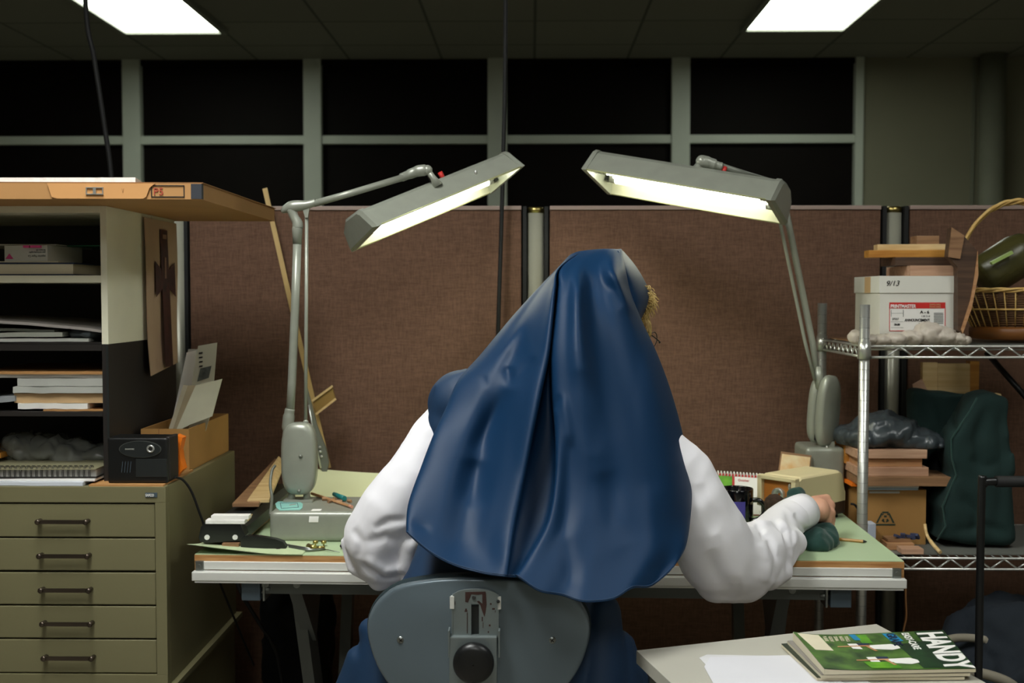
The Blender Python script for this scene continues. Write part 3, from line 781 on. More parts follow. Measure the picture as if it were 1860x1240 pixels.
# ------------------------------------------------------------------ drafting desk
DA = P(353, 1009.5, 2.41); DB = P(1643, 1015, 2.37)
DZ = (DA.z + DB.z) / 2
DW = math.hypot(DB.x - DA.x, DB.y - DA.y); DANG = math.atan2(DB.y - DA.y, DB.x - DA.x)
TD = Matrix.Translation((DA.x, DA.y, 0)) @ Matrix.Rotation(DANG, 4, 'Z')
DD = .77
desk = thing('drafting_desk', 'wooden drafting desk with pale green vinyl top and white metal pencil trough', 'desk', (DA.x + DW / 2, DA.y + .4, 0))
def D(): return MB(TD)
kk = 2.41 / 2050
D().bx(0, DW, 0, DD, DZ - .016, DZ - .002, bev=.001).build('top_board', 'ply', desk)
D().bx(.001, DW - .001, .001, DD, DZ - .002, DZ, bev=.0005).build('vinyl_cover', 'green_vinyl', desk)
zt_ = DZ - .016
tr = D(); tr.bx(.016, DW - .022, -.004, .006, zt_ - .017, zt_ + .001, bev=.002, seg=3)
tr.bx(.0, DW, -.020, -.002, zt_ - .038, zt_ - .0185, bev=.0025, seg=3)
tr.bx(.006, DW - .006, -.018, .01, zt_ - .042, zt_ - .038)
tr.build('pencil_trough', 'alu_white', desk)
for x_ in (.004, DW - .026):
    b = D(); b.bx(x_, x_ + .018, -.008, .002, zt_ - .02, zt_ + .002, bev=.002); b.cyl((x_ + .009, -.008, zt_ - .008), (x_ + .009, -.012, zt_ - .008), .004, n=12)
    b.build('end_bracket', 'steel', desk)
D().bx(.0, DW, .002, DD, zt_ - .03, zt_ - .0005).build('side_board', 'ply', desk)
rl = D(); rl.bx(.11, DW - .155, .010, .035, zt_ - .072, zt_ - .031, bev=.002)
rl.build('front_rail', 'frame_grey', desk)
D().bx(.11, DW - .155, DD - .08, DD - .05, zt_ - .072, zt_ - .031).build('rear_rail', 'frame_grey', desk)
for x_ in (.154, .222, DW - .302, DW - .232):
    b = D(); b.cyl((x_, .012, zt_ - .050), (x_, .004, zt_ - .050), .0075, n=14); b.cyl((x_, .005, zt_ - .050), (x_, .002, zt_ - .050), .004, n=6)
    b.build('bolt', 'steel', desk)
for x0_, s_ in ((.102, 1), (DW - .109, -1)):
    a_, b_ = (x0_, x0_ + .041) if s_ > 0 else (x0_ - .044, x0_)
    D().bx(a_, b_, .0, DD - .06, zt_ - .085, zt_ - .045 + .012, bev=.003).build('cross_tube', 'blue_grey', desk)
    xe = b_ if s_ > 0 else a_
    q = D(); q.cyl((xe, .012, zt_ - .062), (xe + s_ * .02, .012, zt_ - .062), .005, n=12); q.bx(xe + s_ * .006, xe + s_ * .010, .0, .05, zt_ - .085, zt_ - .04)
    q.build('hinge_pin', 'steel', desk)
for xl, s_ in ((.212, 1), (DW - .245, -1)):
    L = D()
    L.beam((xl - s_ * .01, .12, zt_ - .07), (xl + s_ * .012, .30, .08), .028, .05, m=M['frame_grey'])
    L.beam((xl + s_ * .012, .62, zt_ - .07), (xl + s_ * .022, .42, .08), .028, .05, m=M['frame_grey'])
    L.prism([(xl - .014, .03, zt_ - .072), (xl - .014, .25, zt_ - .072), (xl - .010, .16, zt_ - .22)], (.028, 0, 0), m=M['frame_grey'])
    L.build('leg', 'frame_grey', desk)
    b = D(); b.bx(xl - .03 + s_ * .02, xl + .03 + s_ * .02, .03, .75, 0, .05, bev=.006); b.build('foot', 'frame_grey', desk)
D().bx(.21, DW - .24, .34, .37, .22, .28).build('stretcher', 'frame_grey', desk)
def dpt(px, py, z=None): return PZ(px, py, DZ if z is None else z)

# curled corner of the old vinyl sheet at the left front, and the pale sheet curling up at the back
rows = []
for i in range(9):
    v = i / 8; r = []
    for j in range(11):
        u = j / 10
        base = TD @ Vector((-.004 + .24 * u, -.004 + .14 * v, DZ + .001)); d_ = (1 - u) * (1 - v)
        r.append(base + Vector((-.012 * max(0, 1 - 2 * u), 0, .018 * max(0, d_ - .25) ** 1.2 * 1.6)))
    rows.append(r)
MB().grid(rows).grid([[p + Vector((0, 0, .0012)) for p in r] for r in rows]).build('vinyl_sheet', mat('curl', '#c0cfa6', .55), label='loose green vinyl sheet with a curled corner at the left front of the desk', cat='sheet')
rows = []
for i in range(11):
    v = i / 10; r = []
    for j in range(15):
        u = j / 14
        x = P(520 + 260 * u, 870, 3.12).x
        a_ = v * 1.25
        r.append(Vector((x, 2.98 + .13 * math.sin(a_) + .0 * u, DZ + .0015 + (.085 + .012 * math.sin(u * 3 + 2.2) * v) * (1 - math.cos(a_)) * 1.25)))
    rows.append(r)
MB().grid(rows).grid([[p + Vector((0, -.0008, .0012)) for p in r] for r in rows]).build('vinyl_sheet', 'pale_vinyl', label='pale yellow green sheet curling up at the back of the desk behind the left lamp', cat='sheet')

# ------------------------------------------------------------------ drafting lamps
def lamp_head(t, nl, nr, YL, YR, farl, flip):
    """opening edge near the camera from nl to nr (pixels at depths YL, YR); farl = far edge pixel at the left end"""
    N0 = P(nl[0], nl[1], YL); N1 = P(nr[0], nr[1], YR); a = (N1 - N0); Ln = a.length; a.normalize()
    best = None
    for k in range(-60, 200):
        Fp = P(farl[0], farl[1], YL + k * .002); c = (Fp - N0)
        e = abs(c.dot(a)) / c.length
        if c.y > .02 and (best is None or e < best[0]): best = (e, Fp)
    c = best[1] - N0; c -= a * c.dot(a); W = c.length; c.normalize()
    n = a.cross(c)
    if n.z < 0: n = -n
    k = W / .155
    sec = [(0, 0), (.030, .042), (.042, .050), (.108, .056), (.143, .040), (.155, 0)]
    sec = [(x * k, y * k) for x, y in sec]
    inn = [(.003, .0), (.032, .038), (.045, .045), (.105, .050), (.139, .036), (.152, .0)]
    inn = [(x * k, y * k) for x, y in inn]
    X = lambda s_, q: N0 + a * s_ + c * q[0] + n * q[1]
    sh = MB(); e0, e1 = .012, Ln - .012
    sh.loft([[X(e0, q) for q in sec] , [X(e1, q) for q in sec]], cap=False, smooth=False)
    sh = MB()
    vs = [X(e0, q) for q in sec] + [X(e1, q) for q in sec]; ns = len(sec)
    sh.raw(vs, [(i, i + 1, ns + i + 1, ns + i) for i in range(ns - 1)])
    vs2 = [X(e0, q) for q in inn] + [X(e1, q) for q in inn]
    head = sh.build('lamp_head', 'lamp_grey', t, recalc=True)
    rf = MB(); rf.raw(vs2, [(i, i + 1, ns + i + 1, ns + i) for i in range(ns - 1)])
    lipf = [(0, 0)]
    rf.build('reflector', 'lamp_white', head)
    lp = MB()
    for q0, q1 in ((sec[0], inn[0]), (sec[-1], inn[-1])):
        lp.tube([X(e0, ((q0[0] + q1[0]) / 2, 0)), X(e1, ((q0[0] + q1[0]) / 2, 0))], .0022, n=8)
    lp.build('rim', mat('rim', '#b5b68a', .4, metal=.3), head)
    for s0, s1, sg in ((0, e0, -1), (e1, Ln, 1)):
        big = [(x + (.0025 if x > .08 * k else -.0025), y + .002 if y > .01 else y - .002) for x, y in sec]
        cp = MB(); cp.loft([[X(s0, q) for q in big], [X(s1, q) for q in big]], smooth=False)
        cc = [(q[0] * .86 + .011 * k, q[1] * .82 + .004 * k) for q in big]
        sf = s0 if sg < 0 else s1
        cp.loft([[X(sf, q) for q in big], [X(sf + sg * .007, q) for q in cc]], smooth=False)
        cp.build('end_cap', 'lamp_grey', head)
    for f in (.33, .67):
        q = (f * .155 * k, .019 * k)
        MB().tube([X(e0 + .028, q), X(e1 - .028, q)], .0127, n=16).build('fluorescent_tube', 'tube_glow', head)
        en = MB()
        for s0, s1 in ((e0 + .014, e0 + .030), (e1 - .030, e1 - .014)): en.tube([X(s0, q), X(s1, q)], .0132, n=16)
        en.build('tube_end', 'chrome', head)
        so = MB()
        for s0 in (e0 + .007, e1 - .007):
            so.box(X(s0, (q[0], .024 * k)), (.010, .022, .034), R=Matrix((a, c, n)).transposed())
        so.build('socket', 'black_plastic', head)
    return head, X, a, c, n, Ln, k

def stadium(cx, cz, rx, rz, y, th_, R=None, n=36, p=3.0):
    ring = []
    for i in range(n):
        t_ = 2 * PI * i / n; ct, st = math.cos(t_), math.sin(t_)
        ring.append(Vector((cx + rx * abs(ct) ** (2 / p) * (1 if ct > 0 else -1), 0, cz + rz * abs(st) ** (2 / p) * (1 if st > 0 else -1))))
    rs = []
    cen = Vector((cx, 0, cz))
    for f, yy in ((.0, 0), (.80, 0), (.93, .003), (1, .010), (1, th_ - .010), (.93, th_ - .003), (.80, th_), (0, th_)):
        rs.append([cen + (q - cen) * max(f, .01) + Vector((0, y + yy, 0)) for q in ring])
    return rs

# left lamp -------------------------------------------------
LY = 2.66
bl0 = dpt(489, 984); bl1 = dpt(650, 984)
lamp = thing('drafting_lamp', 'grey metal fluorescent drafting lamp with heavy box base, on the left of the desk', 'lamp', (bl0.x + .1, LY, DZ))
zbt = zbt_l = P(560, 929, bl0.y).z
MB().bx(bl0.x, bl1.x + .03, bl0.y, bl0.y + .20, DZ, zbt, bev=.018, seg=5).build('weighted_base', 'lamp_grey', lamp)
hc_ = P(543, 830, LY); kL = LY / 2050
ho = MB()
ho.loft(stadium(hc_.x + .002, hc_.z - .002, 32 * kL, 66 * kL, LY - .024, .044, p=3.2))
ho.build('spring_housing', 'lamp_grey', lamp)
ho = MB(); ho.loft(stadium(hc_.x - .012, hc_.z - .004, 28 * kL, 62 * kL, LY + .018, .03, p=3.2)); ho.build('housing_back', 'lamp_dark', lamp)
st = MB()
for dx in (-.018, .018): st.cyl((hc_.x + dx, LY, zbt - .002), (hc_.x + dx, LY, hc_.z - 60 * kL), .010, .007, n=14)
st.bx(hc_.x - .035, hc_.x + .035, LY - .02, LY + .03, zbt - .002, zbt + .006, bev=.003)
st.build('swivel_mount', 'lamp_grey', lamp)
for py in (829, 892): MB().lathe([(.001, .003), (.004, .002), (.005, 0)], P(546 if py < 850 else 543, py, LY - .0245), axis=(0, -1, 0), n=14).build('screw', 'lamp_dark', lamp)
ar = MB()
ar.tube([P(527, 748, LY), P(530, 700, LY), P(536, 560, LY), P(540, 440, LY)], .0100, n=16)
ar.tube(catmull([P(520, 800, LY), P(522, 782, LY), P(525, 755, LY), P(527, 742, LY)], 5), [.006] + [.0105] * 5 + [.014] * 5 + [.012] * 4 + [.0108], n=14)
ar.tube([P(540, 443, LY), P(540, 416, LY), P(541, 410, LY)], [.0105, .0125, .012], n=14)
ar.build('lower_arm', 'lamp_grey', lamp)
rd = MB(); rd.tube([P(555, 775, LY + .005), P(556, 600, LY + .005), P(557, 392, LY + .005)], .0042, n=10)
rd.lathe([(.001, .004), (.006, .004), (.0065, -.004)], P(555, 767, LY), axis=(0, -1, 0), n=14)
rd.build('tension_rod', 'lamp_grey', lamp)
el = MB()
el.tube(catmull([P(511, 385, LY), P(522, 378, LY), P(538, 374, LY), P(556, 372, LY), P(574, 367, LY)], 5), [.002, .005, .007, .009, .010, .011, .0125, .0135, .014, .014, .0135, .013, .0125, .012, .011, .0105, .010, .0095, .009, .0088, .0088], n=14)
el.tube(catmull([P(529, 380, LY), P(534, 393, LY), P(540, 404, LY), P(541, 414, LY)], 4), [.012, .0115, .011, .0108, .0105, .0105, .011, .0115, .012, .0125, .0125, .0125, .0125], n=14)
el.prism([P(548, 375, LY - .004), P(562, 376, LY - .004), P(559, 395, LY - .004), P(554, 395, LY - .004)], (0, .008, 0))
el.build('elbow_joint', 'lamp_grey', lamp)
YH = 2.74
ua = MB(); ua.tube([P(570, 370, LY), P(640, 350, LY + .02), P(733, 322, YH - .02)], .0080, n=16); ua.build('upper_arm', 'lamp_grey', lamp)
kn = MB(); kn.tube(catmull([P(728, 323, YH - .02), P(745, 316, YH), P(762, 310, YH), P(776, 309, YH)], 5), [.0085] + [.0105] * 4 + [.0125] * 4 + [.0140] * 5 + [.0125, .010], n=16)
kn.sphere(P(776, 309, YH), .0125)
kn.tube([P(776, 309, YH), P(786, 322, YH), P(796, 338, YH)], [.008, .0075, .013], n=14)
kn.build('knuckle_joint', 'lamp_grey', lamp)
hd, X_, a_, c_, n_, Ln, kh = lamp_head(lamp, (685, 410), (952, 300), 2.60, 2.84, (639, 456), 1)
sw = MB()
sw.cyl(X_(Ln * .52, (.06 * kh, .055 * kh)), X_(Ln * .52, (.06 * kh, .072 * kh)), .008, n=14); sw.build('switch', 'black_plastic', hd)
MB().cyl(X_(Ln * .60, (.07 * kh, .052 * kh)), X_(Ln * .60, (.07 * kh, .068 * kh)), .006, n=14).build('red_button', 'red', hd)
MB().sphere(X_(Ln * .72, (.018 * kh, .028 * kh)), (.004, .004, .007)).build('small_screw', 'chrome', hd)
MB().tube(catmull([P(500, 845, LY + .03), P(494, 855, LY + .02), P(491, 880, LY), P(494, 905, LY - .02), P(491, 935, LY - .1)], 6), .0035).build('lamp_cord', 'lamp_dark', lamp)

# right lamp ------------------------------------------------
RY = 3.02; kR = RY / 2050
bc = P(1500, 850, RY)
lamp = thing('drafting_lamp', 'grey metal fluorescent drafting lamp on the right of the desk, behind the beige sharpener', 'lamp', (bc.x, RY + .03, DZ))
zbt = P(1500, 813, RY - .04).z
MB().bx(P(1464, 850, RY - .04).x, P(1535, 850, RY - .04).x, RY - .04, RY + .10, DZ, zbt, bev=.018, seg=5).build('weighted_base', 'lamp_grey', lamp)
MB().bx(P(1487, 800, RY).x, P(1513, 800, RY).x, RY - .02, RY + .03, zbt - .004, P(1500, 800, RY).z, bev=.003).build('swivel_mount', 'lamp_grey', lamp)
MB().sphere(P(1502, 812, RY - .03), .0045).build('screw', 'chrome', lamp)
hc_ = P(1496, 745, RY)
tilt = about(hc_, Matrix.Rotation(math.radians(4), 3, 'Y') @ Matrix.Rotation(math.radians(32), 3, 'Z'))
ho = MB(tilt); ho.loft(stadium(hc_.x, hc_.z, 24 * kR, 65 * kR, RY - .030, .03, p=3.0)); ho.build('housing_front', 'lamp_grey', lamp)
ho = MB(tilt); ho.loft(stadium(hc_.x, hc_.z, 22 * kR, 61 * kR, RY + .004, .028, p=3.0)); ho.build('housing_back', 'lamp_grey', lamp)
MB(tilt).bx(hc_.x - 14 * kR, hc_.x + 14 * kR, RY - .003, RY + .006, hc_.z - 55 * kR, hc_.z + 55 * kR).build('housing_gap', 'black_rubber', lamp)
ar = MB(); ar.tube([P(1487, 700, RY), P(1476, 622, RY), P(1434, 414, RY - .05), P(1421, 350, RY - .06)], .0085, n=16)
ar.tube([P(1490, 705, RY), P(1485, 665, RY)], [.016, .010], n=14)
ar.build('lower_arm', 'lamp_grey', lamp)
MB().tube([P(1480, 690, RY - .01), P(1462, 620, RY - .01), P(1419, 414, RY - .06), P(1410, 365, RY - .07)], .0045, n=10).build('tension_rod', 'lamp_grey', lamp)
YE = RY - .06; YK = 2.84
el = MB(); el.tube(catmull([P(1421, 352, YE), P(1424, 345, YE), P(1420, 337, YE), P(1408, 333, YE)], 5), .0125, n=14); el.build('elbow_joint', 'lamp_dark', lamp)
ua = MB(); ua.tube([P(1408, 333, YE), P(1360, 319, (YE + YK) / 2), P(1305, 301, YK)], .0090, n=16); ua.build('upper_arm', 'lamp_dark', lamp)
kn = MB(); kn.tube(catmull([P(1312, 303, YK), P(1300, 300, YK), P(1288, 296, YK), P(1276, 293, YK)], 5), [.0085] + [.0105] * 5 + [.014] * 5 + [.0155] * 5, n=16)
kn.sphere(P(1275, 293, YK), .0155); kn.tube([P(1270, 300, YK), P(1265, 308, YK), P(1263, 322, YK - .01)], [.010, .013, .020], n=8)
kn.build('knuckle_joint', 'lamp_grey', lamp)
hd, X_, a_, c_, n_, Ln, kh = lamp_head(lamp, (1057, 306), (1400, 363), 2.88, 2.68, (1103, 351), -1)
MB().cyl(X_(Ln * .60, (.07 * kh, .052 * kh)), X_(Ln * .60, (.07 * kh, .066 * kh)), .006, n=14).build('cream_button', 'cream_paper', hd)
MB().cyl(X_(Ln * .68, (.07 * kh, .052 * kh)), X_(Ln * .68, (.07 * kh, .066 * kh)), .006, n=14).build('red_button', 'red', hd)

# ------------------------------------------------------------------ things on the left of the desk
ts = thing('t_square', 'tall wooden T square leaning against the partition behind the left lamp', 'T square', P(575, 880, 3.2))
bd = MB(); b0, b1 = P(481, 342, 3.31), P(576, 760, 3.22)
bd.beam(b1, b0, .014, .004, up=(0, -1, 0)); bd.beam(P(597, 850, 3.19), b1, .014, .004, up=(0, -1, 0))
bd.build('blade', mat('tsq', '#a88a52', .5, col2='#c2a468', vscale=8), ts)
hdm = MB(); hdm.prism([P(568, 729, 3.2), P(603, 703, 3.2), P(609, 726, 3.2), P(576, 752, 3.2)], (0, .014, 0)); hdm.build('cross_piece', mat('tsq2', '#8c6f38', .5), ts)
q = MB(); q.beam(P(567, 728, 3.196), P(604, 701, 3.196), .006, .006); q.beam(P(574, 752, 3.196), P(610, 724, 3.196), .006, .006); q.build('edge_strip', 'pine', ts)
sa = thing('trimmer_arm', 'narrow grey steel trimmer arm standing against the partition beside the left lamp', 'trimmer arm', P(585, 860, 3.12))
ol = [(556, 700), (562, 722), (576, 775), (592, 815), (597, 840), (594, 856), (585, 856), (577, 840), (570, 800), (562, 750)]
MB().prism([P(a, b, 3.10) for a, b in ol], (0, .012, 0)).build('arm_plate', 'lamp_dark', sa)
MB().tube([P(a, b, 3.099) for a, b in [(561, 735), (567, 775), (575, 815), (583, 850)]], .0028).build('blade_edge', 'chrome', sa)
for (a, b) in ((581, 812), (582, 820), (584, 829)): MB().sphere(P(a, b, 3.098), .004).build('rivet', 'chrome', sa)
# paper trimmer
tm = thing('paper_trimmer', 'black rotary paper trimmer with long rail at the left front of the desk', 'paper trimmer', dpt(420, 985))
cap_px = [(361, 975), (365, 957), (371, 949), (431, 946), (436, 950), (445, 973), (441, 984), (432, 982), (392, 985), (372, 986), (363, 983)]
Yc = 2.47
MB().prism([P(a, b, Yc) for a, b in cap_px], (0, .035, 0)).build('end_cap', 'black_plastic', tm)
for a in (376, 427): MB().cyl(P(a, 975.5, Yc + .001), P(a, 975.5, Yc - .002), .0058, n=18).build('screw', 'alu_white', tm)
zr0 = P(400, 984, Yc).z
rl = MB(); rx0, rx1 = P(372, 960, Yc).x, P(440, 960, Yc).x
rl.prism([(rx0, Yc + .035, zr0), (rx1, Yc + .035, zr0), (rx1, Yc + .035, zr0 + .026), (rx1 - .012, Yc + .035, zr0 + .040), (rx0 + .008, Yc + .035, zr0 + .038)], (.0, .50, 0)); rl.build('rail', 'dark_plastic', tm)
fp = MB()
fp.bx(rx0 + .01, rx1 - .01, Yc + .05, Yc + .5, DZ + .002, zr0); fp.build('base_board', 'ply', tm)
lv = [(438, 977), (448, 973), (470, 974), (500, 979), (514, 984), (520, 993), (517, 1001), (507, 1004), (497, 999), (437, 993)]
lev = MB().prism([P(a, b, 2.455) for a, b in lv], (0, .016, 0)).build('lever', 'black_plastic', tm)
MB().cyl(P(505, 1000, 2.454), P(505, 1000, 2.450), .006, n=18).build('pivot', 'rust', lev)
MB().bx(P(412, 990, 2.5).x, P(442, 990, 2.5).x, 2.46, 2.52, DZ + .0025, zr0 - .001).build('foot', 'brownwood', tm)
# strips lying over the trimmer
zs1 = P(400, 945, 2.475).z
for i, (a, b, c_z, yy, mm, lab) in enumerate(((374, 445, 945, 2.472, 'foam', 'white foam strip lying lowest on the black trimmer end'), (384, 452, 936, 2.478, 'white_paper', 'thin white card strip, topmost on the black trimmer end'))):
    x0_, x1_ = P(a, c_z, yy).x, P(b, c_z, yy).x; z_ = zr0 + .0405 + i * .009
    mb_ = MB()
    mb_.bx(x0_, x1_, yy - .004, yy + .022, z_, z_ + .0085, bev=.001); mb_.build('card_strip', mm, label=lab, cat='strip')
MB().beam(P(445, 944, 2.52) + Vector((0, 0, 0)), P(472, 916, 2.80), .014, .006).build('wooden_strip', 'pine', label='narrow pale wooden strip along the black trimmer rail', cat='wooden strip')
def plank(pxy, Ys, th_, mm, name, lab, cat_='board'):
    q = [P(a, b, y) for (a, b), y in zip(pxy, Ys)]
    n = (q[1] - q[0]).cross(q[2] - q[0]).normalized()
    if n.z > 0: n = -n
    return MB().prism(q, n * th_).build(name, mm, label=lab, cat=cat_)
plank([(422, 914), (470, 914), (512, 846), (500, 832)], [2.62, 2.62, 3.15, 3.15], .008, 'brownwood', 'wooden_board', 'brown board leaning up behind the left lamp base, the darker lower one')
plank([(449, 908), (489, 907), (518, 838), (506, 828)], [2.64, 2.64, 3.12, 3.12], .007, 'pine', 'wooden_board', 'pale plywood board lying on the brown board left of the lamp')
# compass cluster
cm = thing('drawing_compass', 'brass and steel drawing compass lying at the front left of the green desktop', 'compass', dpt(565, 998))
def on(px, py, h=.004): q = dpt(px, py); q.z = DZ + h; return q
c = MB(); c.tube([on(520, 992), on(548, 998), on(575, 1001)], [.002, .0035, .0025], n=8); c.tube([on(525, 996), on(560, 1002), on(588, 1000)], [.002, .003, .002], n=8)
c.tube([on(588, 1000), on(617, 1006)], [.0014, .0006], n=6); c.build('compass_leg', 'steel', cm)
c = MB(); c.cyl(on(560, 997, .007), on(572, 1001, .007), .006, n=14); c.cyl(on(575, 1000, .006), on(590, 999, .006), .004, n=14)
for a, b in ((573, 992), (588, 992)): c.lathe([(.001, .003), (.006, .003), (.006, -.003), (.001, -.003)], on(a, b, .010), n=14); c.cyl(on(a, b, .002), on(a, b, .010), .002, n=8)
c.build('adjusting_wheel', 'brass', cm)
MB().sphere(on(627, 996, .006), (.012, .01, .006)).build('black_eraser', 'black_rubber', label='small black rubber piece beside the left sleeve on the desk', cat='eraser')
# on the lamp base
zt2 = P(560, 929, bl0.y).z + .0003
def onb(px, py, h=0): q = PZ(px, py, zt2); q.z = zt2 + h; return q
tgp = [(500, 915), (505, 911), (545, 911), (550, 916), (549, 923), (545, 926), (508, 927), (502, 922)]
tg = thing('paper_tag', 'pale teal tag with dark outline lying on the left lamp base', 'tag', onb(525, 920))
MB().prism([onb(a, b) for a, b in tgp], (0, 0, .001)).build('card', 'teal', tg)
q = MB()
for (a, b, c, d) in ((509, 914, 540, 914), (540, 914, 542, 922), (542, 922, 511, 924), (511, 924, 509, 914)): q.beam(onb(a, b, .0013), onb(c, d, .0013), .0012, .0006)
q.build('outline', 'ink_blue', tg); q = MB(); q.beam(onb(526, 918, .0013), onb(538, 916, .0013), .0012, .0006); q.build('red_mark', 'red', tg)
tp = MB(); q0, q1, q2, q3 = P(566, 927, bl0.y + .012), P(583, 929, bl0.y + .012), P(579, 945, bl0.y - .001), P(562, 942, bl0.y - .001)
q0.z = q1.z = zt2 + .0005
_b = .018; _bx0, _bx1 = q0.x, q1.x; _z = zbt_l - _b; _y = bl0.y + _b
_pr = [(_y + .010, _z + _b + .0008), (_y, _z + _b + .0008)] + [(_y - (_b + .0008) * math.sin(a), _z + (_b + .0008) * math.cos(a)) for a in (.3, .6, .9, 1.2, 1.5)] + [(bl0.y - .0009, _z - .006)]
tp.grid([[Vector((_bx0 - .004 * i / 7, y, z)), Vector((_bx1 - .004 * i / 7, y, z))] for i, (y, z) in enumerate(_pr)])
tp.grid([[Vector((_bx0 - .004 * i / 7, y - .0004, z + .0003)), Vector((_bx1 - .004 * i / 7, y - .0004, z + .0003))] for i, (y, z) in enumerate(_pr)])
tp.build('masking_tape', 'white_paper', label='square of white tape stuck on the front edge of the left lamp base', cat='tape')
pn = thing('pencil', 'orange brown pencil lying across the left lamp base', 'pencil', onb(600, 910))
q0, q1 = onb(566, 899, .004), onb(635, 922, .004)
MB().tube([q0, q1], .0036, n=6, smooth=False).build('barrel', 'oak', pn); d_ = (q1 - q0).normalized()
MB().tube([q1, q1 + d_ * .012], .0038, n=10).build('eraser_end', 'eraser', pn)
MB().tube([onb(607, 903, .008), onb(626, 911, .008)], [.005, .006], n=12).build('marker_cap', 'teal_dark', label='short teal crayon resting by the pencil on the left lamp base', cat='crayon')
sc_ = MB()
for k in range(6): q = onb(590 + k * 9, 909 + (k % 2) * 4, .004); sc_.box(q, (.012, .006, .006), R=Matrix.Rotation(k * 1.1, 3, 'Z') @ Matrix.Rotation(.5, 3, 'X'))
sc_.build('wood_shavings', 'brownwood', label='scatter of dull wood shavings on the left lamp base', cat='shavings', kind='stuff')

# ------------------------------------------------------------------ things on the right of the desk
cal = thing('desk_calendar', 'tent desk calendar with red header, green picture and white spiral', 'calendar', dpt(1350, 918))
YC = 2.93
ct = [P(1260, 856, YC), P(1412, 866, YC - .02)]; cbt = [P(1260, 925, YC - .06), P(1412, 935, YC - .08)]
for p_ in cbt: p_.z = DZ + .001
MB().prism([ct[0], ct[1], cbt[1], cbt[0]], (0, .002, 0)).build('page', 'red', cal)
bk2 = [p + Vector((0, .14, 0)) for p in cbt]
MB().prism([ct[0] + Vector((0, .003, 0)), ct[1] + Vector((0, .003, 0)), bk2[1], bk2[0]], (0, .002, 0)).build('back_board', 'white_paper', cal)
def cp_(u, v, o=.001): return ct[0].lerp(ct[1], u).lerp(cbt[0].lerp(cbt[1], u), v) + Vector((0, -o, o * .3))
MB().prism([cp_(.05, .06), cp_(.46, .06), cp_(.46, .98), cp_(.05, .98)], (0, -.0008, 0)).build('picture', 'mag_lime', cal)
MB().prism([cp_(.49, .06), cp_(.99, .06), cp_(.99, .98), cp_(.49, .98)], (0, -.0008, 0)).build('date_grid', 'white_paper', cal)
xa, ya2 = (ct[1] - ct[0]), (ct[0] - cbt[0])
text('October', .009, cp_(.53, .17, .0025), xa, ya2, 'red', 'month_name', cal, sx=.9)
for r in range(4):
    for c in range(4):
        n_ = r * 7 + c - 0
        if n_ > 0 or r > 0: text(str(n_ if r else c), .008, cp_(.56 + c * .11, .44 + r * .17, .0025), xa, ya2, mat('date%d%d' % (r, c), '#8a8a86', .6) if (r, c) == (0, 1) else 'grey_paper', 'date', cal)
sp = MB()
for k in range(26):
    q = ct[0].lerp(ct[1], (k + .5) / 26) + Vector((0, .002, -.001))
    sp.tube([q + Vector((.0012, .007 * math.cos(a), .006 * math.sin(a))) for a in [2 * PI * i / 12 for i in range(12)]], .0016, n=6, closed=True)
sp.build('spiral_binding', 'white_paper', cal)
# mug
mg = thing('mug', 'shiny black mug with a purple picture, right of the veil on the desk', 'mug', dpt(1338, 946))
mc = P(1338, 900, 2.76); mz = P(1338, 891, 2.72).z; hM = mz - DZ; r_ = .0405
MB().lathe([(.001, .001), (r_ - .004, .0005), (r_, .005), (r_, hM - .002), (r_ - .0015, hM), (r_ - .0035, hM - .002), (r_ - .004, .008), (.001, .006)], (mc.x, 2.76, DZ), n=40).build('cup', 'mug', mg)
hp = [Vector((mc.x + .035 + x * .001, 2.735 - y * .0005, DZ + z * .001)) for x, y, z in ((0, 0, 62), (14, 8, 62), (26, 14, 50), (27, 16, 34), (16, 10, 18), (0, 2, 12))]
MB().tube(catmull(hp, 6), .0062, n=12).build('handle', 'mug', mg)
pa = [PI * 1.5 - .55 + .1 * i for i in range(10)]
pr = [[Vector((mc.x + (r_ + .0006) * math.cos(a), 2.76 + (r_ + .0006) * math.sin(a), DZ + z)) for a in pa] for z in (.018, .06)]
MB().grid(pr).build('picture', 'purple', mg)
# beige electric pencil sharpener
ANG = math.radians(44); cz0 = dpt(1443, 958); cn = P(1450, 900, 2.70)
d1 = Vector((math.cos(ANG), math.sin(ANG), 0)); d2 = Vector((-math.sin(ANG), math.cos(ANG), 0))
bs_ = thing('pencil_sharpener', 'beige and brown vintage electric pencil sharpener behind the right hand', 'pencil sharpener', (cn.x + .04, 2.82, DZ))
Rb = Matrix((d1, d2, Vector((0, 0, 1)))).transposed(); Tb = Matrix.Translation((cn.x, 2.70, DZ)) @ Rb.to_4x4()
Ls, Ws = .215, .108; zt3 = P(1443, 869, 2.70).z - DZ
feet = MB(Tb)
for x_ in (.02, Ls - .02):
    for y_ in (.02, Ws - .02): feet.cyl((x_, y_, 0), (x_, y_, .012), .009, n=12)
feet.build('foot', 'black_rubber', bs_)
MB(Tb).bx(0.002, Ls, 0, Ws, .010, .042, bev=.005, seg=3).build('lower_shell', 'sharpener_brown', bs_)
up = MB(Tb)
prof = [(.002, .042), (Ls, .042), (Ls, .066), (Ls - .004, .070), (Ls - .016, zt3 - .006), (Ls - .028, zt3), (.014, zt3 + .002), (.004, zt3 - .004)]
